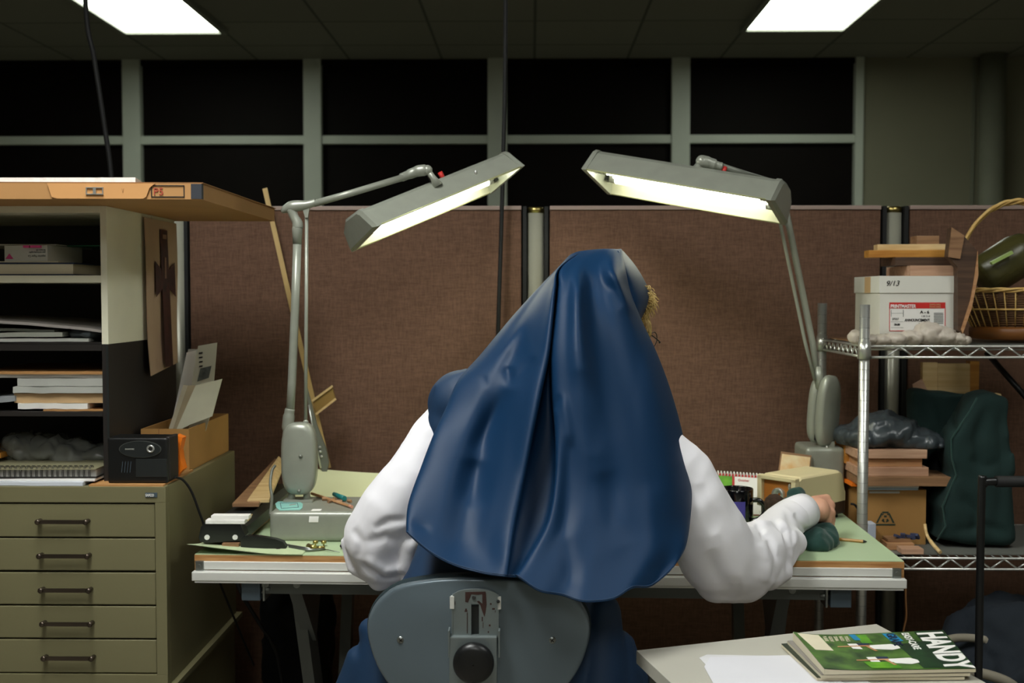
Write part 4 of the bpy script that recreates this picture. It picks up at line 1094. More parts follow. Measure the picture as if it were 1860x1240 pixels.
# shell with an open recess at the front end (x = 0)
def ring_(y, ins=0.0): return [Vector((x, y, z)) for x, z in prof]
up.loft([[Vector((.5 * Ls + (x - .5 * Ls) * .985, yy, .042 + (z - .042) * f)) if 1 else 0 for x, z in prof] for yy, f in ((0, .93), (.004, .98), (.012, 1), (Ws - .012, 1), (Ws - .004, .98), (Ws, .93))], smooth=False)
up.build('upper_shell', 'beige_plastic', bs_)
rc = MB(Tb); rc.bx(-.002, .004, .012, Ws - .012, .050, zt3 - .010, bev=.002); rc.build('recess_panel', 'tan_plastic', bs_)
fr = MB(Tb)
for (y0_, y1_, z0_, z1_) in ((0, .012, .044, zt3 - .002), (Ws - .012, Ws, .044, zt3 - .002), (0, Ws, zt3 - .010, zt3), (0, Ws, .044, .052)): fr.bx(-.014, .004, y0_, y1_, z0_, z1_, bev=.002, seg=3)
fr.build('recess_frame', 'beige_plastic', bs_)
MB(Tb).lathe([(.004, 0), (.006, -.004), (.016, -.010), (.0175, -.008), (.0178, 0)], (-.002, Ws * .48, .075), axis=(1, 0, 0), n=28).build('chrome_hole', 'chrome', bs_)
MB(Tb).sphere((-.004, Ws * .2, .098), (.004, .004, .008)).build('indicator', 'chrome', bs_)
MB().tube(catmull([P(1545, 915, 2.86), P(1553, 917, 2.86), P(1560, 930, 2.87), P(1562, 960, 2.88), (P(1562, 960, 2.88).x + .02, 2.95, DZ - .06)], 6), .003).build('power_lead', 'black_rubber', bs_)
# framed card
fcd = thing('framed_picture', 'small tilted framed picture card standing behind the beige sharpener', 'picture frame', dpt(1440, 912))
q = [P(1410, 870, 2.93), P(1419, 820, 2.97), P(1474, 827, 2.97), P(1468, 876, 2.93)]
q[0] = P(1404, 905, 2.92); q[3] = P(1464, 905, 2.92); q[0].z = q[3].z = DZ + .001
MB().prism(q, (0, .005, 0)).build('backing', 'brownwood', fcd)
cen = (q[0] + q[1] + q[2] + q[3]) / 4
MB().prism([cen + (p - cen) * .93 + Vector((0, -.0005, 0)) for p in q], (0, -.001, 0)).build('picture', 'amber', fcd)
# pencil on the right
pn = thing('pencil', 'yellow pencil lying on the green desktop right of the hand', 'pencil', dpt(1540, 985))
q0, q1 = dpt(1490, 979), dpt(1568, 986); q0.z = q1.z = DZ + .004; d_ = (q1 - q0).normalized()
MB().tube([q0, q1], .0037, n=6, smooth=False).build('barrel', mat('pencil', '#b8893f', .4), pn)
MB().tube([q1, q1 + d_ * .008], [.0037, .0008], n=8).build('tip', 'ink_black', pn)
# dark green cloth in the hands
gc = MB()
for (px, py, y, r) in ((1480, 985, 2.50, (.035, .05, .030)), (1498, 978, 2.54, (.028, .05, .034)), (1468, 972, 2.56, (.04, .05, .03)), (1450, 925, 2.64, (.035, .04, .035)), (1446, 898, 2.66, (.018, .02, .014)), (1440, 940, 2.63, (.035, .04, .03)), (1488, 976, 2.56, (.03, .04, .03))):
    gc.sphere(P(px, py, y), r)
gcl = blob(gc, 'cloth_pouch', M['green_cloth'], voxel=.004, smooth=6, disp=[(-.006, 30, (1, 1, .6)), (.002, 80, (1, 1, 1))], label='dark green cloth bundle with a brown fuzzy patch held under the right hand', cat='cloth')
lowz = min(v.co.z for v in gcl.data.vertices) + gcl.location.z
for v in gcl.data.vertices:
    if v.co.z + gcl.location.z < DZ + .001: v.co.z = DZ + .001 - gcl.location.z
fz = MB(); fz.sphere(P(1407, 918, 2.62), (.024, .03, .028)); fz.sphere(P(1418, 925, 2.62), (.024, .03, .026))
blob(fz, 'fuzzy_patch', M['brown_fuzz'], parent=gcl, voxel=.003, smooth=3, disp=[(.002, 150, (1, 1, 1))])

# ------------------------------------------------------------------ wire shelving on the right
NY = 2.78; FYs = 3.185
nxp = P(1570.6, 600, NY).x
sh = thing('wire_shelf', 'chrome wire shelving unit to the right of the desk', 'shelf', (nxp + .55, 2.95, 0))
W_ = 1.1
ztp = P(1570, 553, NY).z
for (x, y) in ((nxp, NY), (nxp, FYs), (nxp + W_, NY), (nxp + W_, FYs)):
    p = MB(); p.cyl((x, y, .01), (x, y, ztp), .0127, n=24, m=M['chrome']); z = .05
    while z < ztp - .01:
        p.tube([Vector((x + .0127 * math.cos(a), y + .0127 * math.sin(a), z)) for a in [2 * PI * i / 16 for i in range(16)]], .0005, n=4, closed=True, m=M['steel']); z += .0254
    p.build('post', 'chrome', sh)
z1 = P(1600, 626.5, NY).z; z2 = P(1600, 1011, NY).z
def wire_shelf(zt):
    s = MB(); zl = zt - .030
    s.tube([(nxp, NY, zt - .003), (nxp + W_, NY, zt - .003)], .0032, n=8); s.tube([(nxp, NY, zl), (nxp + W_, NY, zl)], .0032, n=8)
    s.tube([(nxp, FYs, zt - .003), (nxp + W_, FYs, zt - .003)], .0032, n=8); s.tube([(nxp, FYs, zl), (nxp + W_, FYs, zl)], .0032, n=8)
    for x in (nxp, nxp + W_):
        s.tube([(x, NY, zt - .003), (x, FYs, zt - .003)], .0032, n=8); s.tube([(x, NY, zl), (x, FYs, zl)], .0032, n=8)
    def zig(p0, p1, n):
        pts = [Vector(p0).lerp(Vector(p1), i / n) + Vector((0, 0, -.005 if i % 2 else -.028 + .0)) for i in range(n + 1)]
        for a, b in zip(pts[:-1], pts[1:]): s.tube([a, b], .0022, n=6)
    zig((nxp + .055, NY, zt), (nxp + W_ - .03, NY, zt), 31); zig((nxp, NY + .02, zt), (nxp, FYs - .02, zt), 18); zig((nxp + .05, FYs, zt), (nxp + W_ - .03, FYs, zt), 31)
    s.build('shelf_frame', 'chrome', sh)
    d = MB(); x = nxp + .02
    while x < nxp + W_: d.tube([(x, NY, zt - .0015), (x, FYs, zt - .0015)], .0016, n=5); x += .022
    for y in (NY + .13, NY + .27): d.tube([(nxp, y, zt - .005), (nxp + W_, y, zt - .005)], .0025, n=6)
    d.build('wire_deck', 'steel', sh)
    for (x, y) in ((nxp, NY), (nxp, FYs), (nxp + W_, NY), (nxp + W_, FYs)):
        MB().lathe([(.0128, -.034), (.0165, -.034), (.0150, .008), (.0128, .008)], (x, y, zt), n=20).build('collar', 'chrome', sh)
wire_shelf(z1); wire_shelf(z2)
S1 = z1 + .0008; S2 = z2 + .0008
MB().bx(nxp + .018, nxp + .22, NY + .05, FYs - .03, S1, S1 + .003).build('shelf_liner', 'brownwood', label='thin brown board lining the left end of the upper wire shelf', cat='board')
MB().bx(nxp + .018, nxp + 1.0, NY + .02, FYs - .03, S2, S2 + .003).build('shelf_liner', mat('liner2', '#6a6c66', .5), label='grey liner sheet lying on the lower wire shelf', cat='board')
S1 += .0035; S2 += .0035
# white envelope box
BY = 2.86
x0_, x1_ = P(1598, 560, BY).x, P(1735, 560, BY).x; zt4 = P(1650, 501, BY).z; zl4 = P(1650, 532, BY).z
pbx = thing('envelope_box', 'white lidded cardboard box with red printed label on the upper wire shelf', 'box', ((x0_ + x1_) / 2, BY + .11, S1))
MB().bx(x0_, x1_, BY, BY + .215, S1, zt4 - .004, bev=.001).build('box_body', mat('pm_white', '#d9d7cd', .7, var=.03), pbx)
MB().bx(x0_ - .003, x1_ + .003, BY - .003, BY + .218, zl4, zt4, bev=.0015).build('lid', mat('pm_lid', '#dedcd2', .7, var=.03), pbx)
MB().bx(x0_ - .0036, x0_ - .003, BY + .07, BY + .12, zl4 - .0, zt4 - .001).build('tape', 'buff_paper', pbx)
fy = BY - .0004
def F_(px, py, o=.0): q = P(px, py, BY); return Vector((q.x, fy - o, q.z))
def rect(mb, ax, ay, bx_, by_, o=0, m=None):
    mb.prism([F_(ax, ay, o), F_(bx_, ay, o), F_(bx_, by_, o), F_(ax, by_, o)], (0, -.0004, 0), m=m)
lab = MB(); rect(lab, 1615, 549, 1717, 601)
label_ = lab.build('label', 'white_paper', pbx)
r = MB(); rect(r, 1615, 549, 1717, 560, .0006); rect(r, 1615, 560, 1616.2, 601, .0006); rect(r, 1715.8, 560, 1717, 601, .0006); rect(r, 1615, 600, 1717, 601.2, .0006)
r.build('red_band', 'red', label_)
text('PRINTMASTER', .0125, F_(1617, 559, .0014), (1, 0, 0), (0, 0, 1), 'white_paper', 'brand_lettering', label_, bold=.0003, sx=.80)
text('ENVELOPES', .006, F_(1688, 554.5, .0014), (1, 0, 0), (0, 0, 1), 'buff_paper', 'lettering', label_, sx=.9); text('ENVELOPES', .006, F_(1688, 558.8, .0014), (1, 0, 0), (0, 0, 1), 'buff_paper', 'lettering', label_, sx=.9)
text('A - 6', .010, F_(1671, 569, .001), (1, 0, 0), (0, 0, 1), 'ink_black', 'lettering', label_, bold=.0003, sx=1.1)
text('1 M 11 0', .006, F_(1673, 575.5, .001), (1, 0, 0), (0, 0, 1), 'ink_black', 'lettering', label_)
text('ANNOUNCEMENT', .0095, F_(1643, 583.5, .001), (1, 0, 0), (0, 0, 1), 'ink_black', 'lettering', label_, bold=.0002, sx=.78)
text('Envelopes', .006, F_(1668, 589, .001), (1, 0, 0), (0, 0, 1), 'ink_black', 'lettering', label_)
text('27557', .0075, F_(1620, 581, .001), (1, 0, 0), (0, 0, 1), 'ink_black', 'lettering', label_, sx=.9)
text('18-80', .0075, F_(1623, 591, .001), (1, 0, 0), (0, 0, 1), 'ink_black', 'lettering', label_, bold=.0002, sx=.9)
q = MB()
for (a, b, c, d) in ((1618, 562.5, 1618.8, 575), (1640, 562.5, 1641, 575), (1618, 568.5, 1641, 569), (1618, 584, 1641, 584.5), (1618, 594.5, 1641, 595)): rect(q, a, b, c, d, .0006)
q.build('printed_frame', mat('print_grey0', '#6f7470', .7), label_); q = MB()
for k in range(8): rect(q, 1696, 568 + k * 2.6, 1713, 569.4 + k * 2.6, .0006)
q.build('barcode', mat('print_grey', '#6f7470', .7), label_)
def hw(s, px, py, sz, par): return text(s, sz, Vector((P(px, py, BY).x, BY - .0038, P(px, py, BY).z)), (1, 0, .02), (0.25, 0, 1), 'ink_black', 'handwriting', par)
hw('9/13', 1608, 519, .019, pbx)
bb = MB()
for (px, rx, rz) in ((1552, .014, .014), (1575, .02, .008), (1600, .022, .008), (1625, .025, .010), (1655, .03, .014), (1685, .034, .024), (1710, .03, .018), (1735, .022, .010), (1748, .010, .007)):
    q = P(px, 615, 2.82); bb.sphere((q.x, 2.815, S1 + rz * .95), (rx, .035 if px > 1560 else .02, rz))
blob(bb, 'plastic_bag', M['white_bag'], voxel=.004, smooth=4, disp=[(-.005, 38, (1, 1, 1.3)), (-.003, 85, (1, 1, 1))], label='crinkled translucent white plastic in front of the white envelope box', cat='plastic bag')
# wood offcuts on the box
def offcut(pxl, pxr, pyt, pyb, Y, dep, mm, lab, ang=0.0, name='wood_offcut', zb=None, bev=.0012):
    a = P(pxl, (pyt + pyb) / 2, Y); b = P(pxr, (pyt + pyb) / 2, Y); zt = P(pxl, pyt, Y).z; zz = P(pxl, pyb, Y).z if zb is None else zb
    T = about((b.x, Y, 0), rotz(ang))
    MB(T).bx(a.x, b.x, Y, Y + dep, zz, zt, bev=bev).build(name, mm, label=lab, cat='wood')
    return zt
z = offcut(1653, 1743, 482, 501, 2.87, .19, 'pinkwood', 'pale pink wooden block lying directly on the white envelope box', zb=zt4 + .0004)
z = offcut(1626, 1743, 467, 482, 2.89, .12, 'walnut', 'dark walnut strip, second in the wood pile on the white box', zb=z + .0004)
z = offcut(1580, 1722, 454, 467, 2.90, .05, 'honey', 'honey coloured strip sticking out left, third in the wood pile on the white box', ang=-.05, zb=z + .0004)
z = offcut(1597, 1722, 443, 454.5, 2.91, .05, 'pine', 'pale pine strip near the top of the wood pile on the white box', ang=-.10, zb=z + .0004)
z = offcut(1665, 1706, 428, 444, 2.93, .05, 'brownwood', 'small brown block, topmost of the wood pile on the white box', zb=z + .0004)
lbd = thing('wooden_board', 'dark brown board leaning upright between the white box and the basket', 'board', P(1746, 612, 2.85))
MB().prism([P(a, b, 2.83) for a, b in [(1729, 414), (1751, 428), (1775, 456), (1771, 500), (1760, 560), (1748, 604), (1740, 600), (1740, 485), (1723, 466)]], (0, .03, 0)).build('board', 'walnut', lbd)
MB().prism([P(a, b, 2.829) for a, b in [(1728, 413), (1751, 428), (1743, 470), (1722, 467)]], (0, -.004, 0)).build('end_grain', 'brownwood', lbd)
MB().prism([P(a, b, 2.829) for a, b in [(1775, 456), (1776, 500), (1764, 560), (1748, 605), (1745, 598), (1762, 545), (1770, 500)]], (0, -.004, 0)).build('pale_edge', 'oak', lbd)
# basket
bkY = 3.0; bc_ = P(1845, 600, bkY); zr = P(1845, 527, bkY).z
bt = thing('wicker_basket', 'round wicker basket with tall arched handle on the upper wire shelf', 'basket', (bc_.x, bkY, S1))
r0, r1 = .108, .155; hB = zr - S1
MB().lathe([(.001, .002), (r0 - .01, .002), (r0 + .006, .006), (r0 + .008, .030), (r0 + .002, .036), (r0 - .008, .034), (r0 - .01, .006), (.001, .005)], (bc_.x, bkY, S1), n=48).build('wooden_base', mat('basket_base', '#7a4a1c', .45), bt)
mw = MB()
for k in range(16):
    f = k / 15; rr = r0 + (r1 - r0) * f; zz = S1 + .036 + (hB - .04) * f
    mw.tube([Vector((bc_.x + (rr + .0025 * (-1) ** i) * math.cos(2 * PI * i / 64), bkY + (rr + .0025 * (-1) ** i) * .82 * math.sin(2 * PI * i / 64), zz)) for i in range(64)], .0022, n=5, closed=True)
mw.build('woven_side', 'wicker_dark', bt)
st_ = MB()
for i in range(36):
    a = 2 * PI * i / 36; st_.tube([Vector((bc_.x + (r0 + .003) * math.cos(a), bkY + (r0 + .003) * .82 * math.sin(a), S1 + .034)), Vector((bc_.x + (r1 + .005) * math.cos(a), bkY + (r1 + .005) * .82 * math.sin(a), zr))], .0018, n=5)
for f in (.5,):
    rr = r0 + (r1 - r0) * f + .005
    st_.tube([Vector((bc_.x + rr * math.cos(2 * PI * i / 48), bkY + rr * .82 * math.sin(2 * PI * i / 48), S1 + .036 + (hB - .04) * f)) for i in range(48)], .0026, n=6, closed=True)
st_.build('stake', 'wicker', bt)
def braid(pts, R, n, m_, nm, closed=False):
    mb = MB(); K = len(pts)
    for s_ in range(3):
        q = []
        for i, p in enumerate(pts):
            a = i * .45 + s_ * 2 * PI / 3; q.append(Vector(p) + Vector((math.cos(a) * R * .6, math.sin(a) * R * .9, math.cos(a + 1) * R)))
        mb.tube(q, R * .85, n=n, closed=closed)
    return mb.build(nm, m_, bt)
braid([Vector((bc_.x + (r1 + .004) * math.cos(2 * PI * i / 96), bkY + (r1 + .004) * .82 * math.sin(2 * PI * i / 96), zr)) for i in range(98)], .0040, 6, 'wicker', 'rim')
zpk = P(1845, 366, bkY).z
braid([Vector((bc_.x - (r1 + .012) * math.cos(a) * (1 if abs(math.cos(a)) < .8 else 1), bkY, zr - .03 + (zpk - zr + .03) * math.sin(a) ** .9)) for a in [PI * i / 70 for i in range(71)]], .0052, 6, 'wicker', 'handle')
gb = thing('glass_bottle', 'large dark olive green glass bottle lying in the wicker basket', 'bottle', (bc_.x, bkY, zr))
ax_ = (P(1930, 405, bkY) - P(1770, 505, bkY)).normalized()
bo = P(1778, 512, bkY) + Vector((0, 0, .005))
MB().lathe([(.001, .0), (.045, .002), (.056, .012), (.058, .12), (.05, .15), (.018, .19), (.016, .24), (.001, .24)], bo, axis=ax_, n=32).build('bottle_body', 'glass_green', gb)
MB().beam(P(1800, 478, 2.93), P(1838, 458, 2.93), .012, .008).build('painted_highlight', mat('lime', '#9fb86a', .4), gb)  # bright highlight on the glass, modelled as a pale lime bar

# ------------------------------------------------------------------ lower wire shelf
CBY = 2.90
x0_, x1_ = P(1562, 930, CBY).x, P(1682, 930, CBY).x; zt5 = P(1650, 889, CBY).z
cbx = thing('cardboard_box', 'brown cardboard box with a dark recycling emblem on the lower wire shelf', 'box', ((x0_ + x1_) / 2, CBY + .1, S2))
MB().bx(x0_, x1_, CBY, CBY + .22, S2, zt5, bev=.001).build('box_body', 'cardboard', cbx)
MB().bx(P(1579, 893, CBY).x, P(1634, 893, CBY).x, CBY - .0006, CBY, P(1600, 895.5, CBY).z, P(1600, 892, CBY).z).build('torn_tape', 'grey_paper', cbx)
em = MB(); ec = P(1608, 941, CBY)
for k in range(3):
    a0 = PI / 2 + k * 2 * PI / 3
    for da in (-.42, .42):
        a = a0 + da; p0 = Vector((ec.x + .011 * math.cos(a), CBY - .0008, ec.z + .011 * math.sin(a))); p1 = Vector((ec.x + .011 * math.cos(a + .5 * (1 if da > 0 else -1)), CBY - .0008, ec.z + .011 * math.sin(a + .5 * (1 if da > 0 else -1))))
        em.beam(p0, p1, .0008, .005, up=(0, -1, 0)) if 0 else em.prism([p0, p1, p1 * 1.0 + Vector((0, 0, .003)), p0 + Vector((0, 0, .004))], (0, .0006, 0))
em.prism([Vector((ec.x + x, CBY - .0008, ec.z + z)) for x, z in ((-.024, -.012), (-.011, .014), (-.007, .014), (-.019, -.012))], (0, .0006, 0))
em.prism([Vector((ec.x + x, CBY - .0008, ec.z + z)) for x, z in ((.024, -.012), (.011, .014), (.007, .014), (.019, -.012))], (0, .0006, 0))
em.bx(ec.x - .008, ec.x + .008, CBY - .0008, CBY, ec.z + .0135, ec.z + .0175); em.bx(ec.x - .026, ec.x + .026, CBY - .0008, CBY, ec.z - .0185, ec.z - .0145)
for s_ in (-1, 0, 1): em.box((ec.x + s_ * .006, CBY - .0005, ec.z - .001 + (.006 if s_ == 0 else -.004)), (.007, .0006, .005), R=Matrix.Rotation(s_ * 1.0, 3, 'Y'))
em.build('recycling_emblem', mat('emblem', '#2b3b2b', .7), cbx)
za_ = zt5 + .0004
MB().bx(P(1575, 880, 2.89).x, P(1668, 880, 2.89).x, 2.89, 3.08, za_, za_ + .007).build('paper_stack', mat('bp1', '#9fb0bb', .7), label='thin stack of blue grey paper on the cardboard box, lower layer', cat='paper')
MB().bx(P(1572, 880, 2.885).x, P(1669, 880, 2.885).x, 2.885, 3.08, za_ + .0074, za_ + .0125).build('paper_stack', 'white_paper', label='white papers on the cardboard box, directly beneath the boards', cat='paper')
MB().bx(P(1541, 880, 2.95).x, P(1560, 880, 2.95).x, 2.92, 3.08, za_ + .004, za_ + .012).build('orange_folder', 'orange', label='orange folder edge left of the chrome post below the boards', cat='folder')
z = za_ + .013
z = offcut(1562, 1730, 0, 0, 2.88, .19, 'brownwood', '', zb=z) if 0 else z
def brd(pxl, pxr, h, Y, dep, mm, lab):
    global z
    a = P(pxl, 850, Y).x; b = P(pxr, 850, Y).x
    MB().bx(a, b, Y, Y + dep, z + .0004, z + h, bev=.0015).build('wooden_board', mm, label=lab, cat='board'); z += h
brd(1562, 1730, .0245, 2.87, .19, 'brownwood', 'long brown board, lowest and longest of the stack under the black bag')
brd(1557, 1687, .0225, 2.88, .2, 'pinkwood', 'pinkish board, second from the bottom of the stack under the black bag')
brd(1560, 1675, .0225, 2.89, .2, 'oak', 'short oak board, third from the bottom of the stack under the black bag')
brd(1555, 1684, .0230, 2.88, .22, 'pinkwood', 'pinkish board, topmost of the stack directly under the black bag')
MB().bx(P(1530, 820, 3.0).x, P(1556, 820, 3.0).x, 2.98, 3.08, z - .05, z + .012, bev=.001).build('wood_offcut', 'honey', label='upright honey wood block left of the chrome post beside the boards', cat='wood')
bg_ = MB()
for (px, py, rx, rz) in ((1560, 790, .05, .02), (1590, 785, .06, .035), (1615, 782, .06, .04), (1645, 795, .05, .025), (1670, 800, .04, .016), (1552, 800, .022, .010), (1690, 803, .02, .006)):
    q = P(px, py, 2.97); bg_.sphere((q.x, 2.97, q.z), (rx, .08, rz))
bgo = blob(bg_, 'plastic_bag', M['black_bag'], voxel=.006, smooth=2, disp=[(-.014, 14, (1, 1, 1.6)), (-.006, 34, (1, 1, 1)), (.002, 90, (1, 1, 1))], label='crumpled dark grey plastic bag on top of the board stack', cat='plastic bag')
for v in bgo.data.vertices:
    if v.co.z + bgo.location.z < z + .001: v.co.z = z + .001 - bgo.location.z
# totes
def tote(poly, Y, dep, lab, seed):
    t_ = thing('tote_bag', lab, 'bag', P(poly[len(poly) // 2][0], 985, Y))
    mb = MB(); mb.prism([P(a, b, Y) for a, b in poly], (0, dep, 0))
    bmesh.ops.triangulate(mb.bm, faces=mb.bm.faces[:])
    o = blob(mb, 'bag_body', M['tote'], parent=t_, voxel=.009, smooth=10, disp=[(-.010, 7, (1, 1, .5)), (.004, 20, (1, 1, 1))])
    return t_
t1 = tote([(1658, 708), (1700, 712), (1775, 714), (1778, 800), (1776, 964), (1664, 964), (1662, 800)], 3.02, .06, 'dark green fabric tote bag holding pine boards, at the back of the lower wire shelf', 1)
t2 = tote([(1776, 722), (1800, 716), (1833, 722), (1836, 850), (1846, 985), (1780, 988), (1702, 982), (1718, 955), (1712, 920), (1737, 862), (1729, 830), (1728, 798), (1748, 768), (1762, 745)], 2.86, .10, 'dark green fabric tote bag with a curved side, in front of the other tote', 2)
for o_ in (t1.children[0], t2.children[0]):
    for ps, w__, am in (([(1690, 720), (1705, 770), (1700, 840)], 9, .010), ([(1735, 720), (1725, 760), (1740, 790)], 7, .008), ([(1790, 740), (1775, 800), (1785, 860)], 9, .010), ([(1760, 830), (1790, 850), (1820, 840)], 8, .008),
                        ([(1745, 900), (1775, 930), (1770, 975)], 9, .012), ([(1730, 965), (1790, 955), (1835, 970)], 7, .008), ([(1815, 740), (1822, 820), (1815, 960)], 8, .008)):
        fold(o_, ps, w__, am)
MB().tube([P(a, b, 2.857) for a, b in [(1775, 722), (1762, 746), (1746, 770), (1728, 797), (1729, 832), (1737, 862), (1712, 920), (1718, 955), (1702, 981)]], .0022, n=6).build('seam', 'green_cloth', t2)
def stick(poly, Y, dep, mm, lab): MB().prism([P(a, b, Y) for a, b in poly], (0, dep, 0)).build('wooden_board', mm, label=lab, cat='board')
stick([(1676, 658), (1703, 658), (1703, 760), (1676, 760)], 3.09, .018, 'pine', 'pine board standing leftmost in the back tote bag')
stick([(1703.5, 660), (1762, 660), (1762, 760), (1703.5, 760)], 3.092, .018, 'pine', 'wide pine board with knots standing in the back tote bag')
stick([(1762.5, 656), (1779, 656), (1777, 760), (1762.5, 760)], 3.09, .03, 'honey', 'narrow orange wooden strip at the right of the pine boards')
stick([(1658, 698), (1675, 688), (1686, 712), (1690, 740), (1665, 740)], 3.085, .004, 'pinkwood', 'pointed pale wood scrap at the left rim of the back tote bag')
stick([(1808, 716), (1818, 715), (1825, 733), (1822, 742), (1803, 736)], 2.92, .03, 'pine', 'short pale wooden stick poking out of the front tote bag')
for (a, b, c, d, Y, mm, lab) in ((1638, 1678, 0, .013, 2.79, 'pinkwood', 'flat wood scrap at the very front of the lower wire shelf'),):
    MB().bx(P(a, 999, Y).x, P(b, 999, Y).x, Y, Y + .04, S2, S2 + d, bev=.001).build('wood_offcut', mm, label=lab, cat='wood')
MB().bx(P(1612, 990, 2.83).x, P(1662, 990, 2.83).x, 2.835, 2.885, S2, S2 + .017, bev=.001).build('wood_offcut', 'oak', label='small wood block in front of the recycling box, with blue scraps on it', cat='wood')
MB().bx(P(1610, 978, 2.86).x, P(1652, 978, 2.86).x, 2.85, 2.893, S2 + .0175, S2 + .025, bev=.001).build('wood_offcut', 'brownwood', label='thin wood scrap lying on the small block by the recycling box', cat='wood')
sb = MB()
for (px, py, a) in ((1630, 968, .4), (1640, 971, 1.2), (1651, 972, .2), (1665, 974, .8), (1658, 978, 1.5)):
    q = P(px, py, 2.86); sb.box((q.x, 2.86, S2 + .030), (.016, .012, .007), R=Matrix.Rotation(a, 3, 'Z') @ Matrix.Rotation(a, 3, 'Y'), bev=.001)
sb.build('blue_scraps', 'blue_scrap', label='little pile of dark blue scraps on the small wood block', cat='scraps', kind='stuff')
MB().bx(P(1577, 963, 2.85).x, P(1591, 963, 2.85).x, 2.85, 2.89, S2, P(1580, 951, 2.85).z, bev=.001).build('small_box', mat('sb_w', '#b9c0cf', .5), label='tiny white and blue box behind the chrome post on the lower shelf', cat='box')
MB().tube(catmull([P(1680, 952, 2.86), P(1684, 972, 2.84), P(1696, 990, 2.80), P(1708, 1003, 2.77)], 5), [.004] * 8 + [.005] * 8, n=8).build('twig', 'pine', label='curved pale wooden twig at the front of the lower wire shelf', cat='twig')
bf = MB(); bf.sphere((P(1700, 900, 3.02).x, 3.02, S2 + .115), (.045, .05, .105))
blob(bf, 'plastic_bag', M['bin_bag'], voxel=.007, smooth=3, disp=[(-.008, 14, (1, 1, 1))], label='shiny black plastic bag between the cardboard box and the tote', cat='plastic bag')
MB().tube([P(1792, 640, 3.12), P(1880, 740, 3.0)], .008).build('black_pole', 'black_plastic', label='black pole leaning in the shadow behind the tote bags', cat='pole')

# ------------------------------------------------------------------ luggage cart, heap, cables, low right
HY = 2.45
cr = thing('luggage_cart', 'black tubular luggage cart handle standing in front of the wire shelf', 'cart', (P(1782, 1000, HY).x + .15, HY, 0))
xl = P(1783, 900, HY).x; zh = P(1782, 874, HY).z
fr = MB(); fr.tube(catmull([(xl, HY, .08), (xl, HY, .4), (xl, HY, zh - .03), (xl + .006, HY, zh - .006), (xl + .035, HY, zh), (xl + .27, HY, zh), (xl + .30, HY, zh - .03), (xl + .30, HY, .4), (xl + .30, HY, .08)], 8), .0085, n=14)
fr.build('frame', 'black_plastic', cr)
MB().tube([(xl + .03, HY, zh), (xl + .27, HY, zh)], .0125, n=16).build('grip', 'black_rubber', cr)
MB().bx(xl - .02, xl + .32, HY - .2, HY + .02, .05, .075, bev=.004).build('platform', 'black_plastic', cr)
for s_ in (-.01, .31): MB().lathe([(.001, -.012), (.05, -.012), (.055, 0), (.05, .012), (.001, .012)], (xl + s_, HY + .04, .055), axis=(1, 0, 0), n=24).build('wheel', 'black_rubber', cr)
hp_ = MB()
for (px, py, y, r) in ((1835, 1140, 2.82, (.06, .10, .05)), (1870, 1180, 2.82, (.10, .10, .10)), (1862, 1270, 2.8, (.12, .12, .14)), (1900, 1330, 2.7, (.2, .16, .2))): hp_.sphere(P(px, py, y), r)
for z_ in (.12, .25, .38): hp_.sphere((P(1870, 1200, 2.75).x, 2.78, z_), (.18, .16, .14))
blob(hp_, 'cloth_heap', M['navy_fabric'], voxel=.012, smooth=4, disp=[(-.035, 8, (1, 1, 1)), (-.01, 20, (1, 1, 1))], label='dark navy pile of cloth in the lower right corner behind the cart', cat='cloth')
MB().tube(catmull([P(1690, 1180, 2.7), P(1710, 1166, 2.7), P(1740, 1158, 2.72), P(1780, 1160, 2.72), P(1792, 1166, 2.72), P(1800, 1190, 2.72), P(1790, 1250, 2.72)], 6), .010, n=10).build('white_tube', 'dull_tube', label='bent white tube in the shade behind the magazines', cat='tube')
MB().tube(catmull([P(1745, 1222, 2.6), P(1780, 1222, 2.6), P(1830, 1238, 2.6), P(1860, 1262, 2.6)], 6), .012, n=10).build('white_tube', 'dull_tube', label='second white tube crossing the bottom right corner behind the cart upright', cat='tube')
# loose cord hanging at the right end of the desk
MB().tube(catmull([TD @ Vector((DW + .001, .10, DZ - .012)), P(1642, 1050, 2.5), P(1645, 1090, 2.5), P(1646, 1120, 2.5), P(1640, 1150, 2.5), P(1637, 1190, 2.5)], 6), .0022).build('hanging_cord', 'kraft_dark', label='thin brown cord hanging from the right end of the desk', cat='cord')
MB().tube(catmull([P(428, 1048, 2.75), P(440, 1080, 2.75), P(470, 1130, 2.8), P(500, 1180, 2.85), P(512, 1240, 2.9), (P(512, 1240, 2.9).x, 2.9, .3)], 6), .0048).build('power_cord', 'black_rubber', label='black cord sagging under the left end of the desk', cat='cord')
bb_ = MB()
for z_ in (.12, .28, .40): bb_.sphere((-.655, 3.13, z_), (.09, .10, .14))
blob(bb_, 'rubbish_bag', M['bin_bag'], voxel=.010, smooth=4, disp=[(-.02, 9, (1, 1, 1))], label='black bag standing on the floor under the left end of the desk', cat='bag')

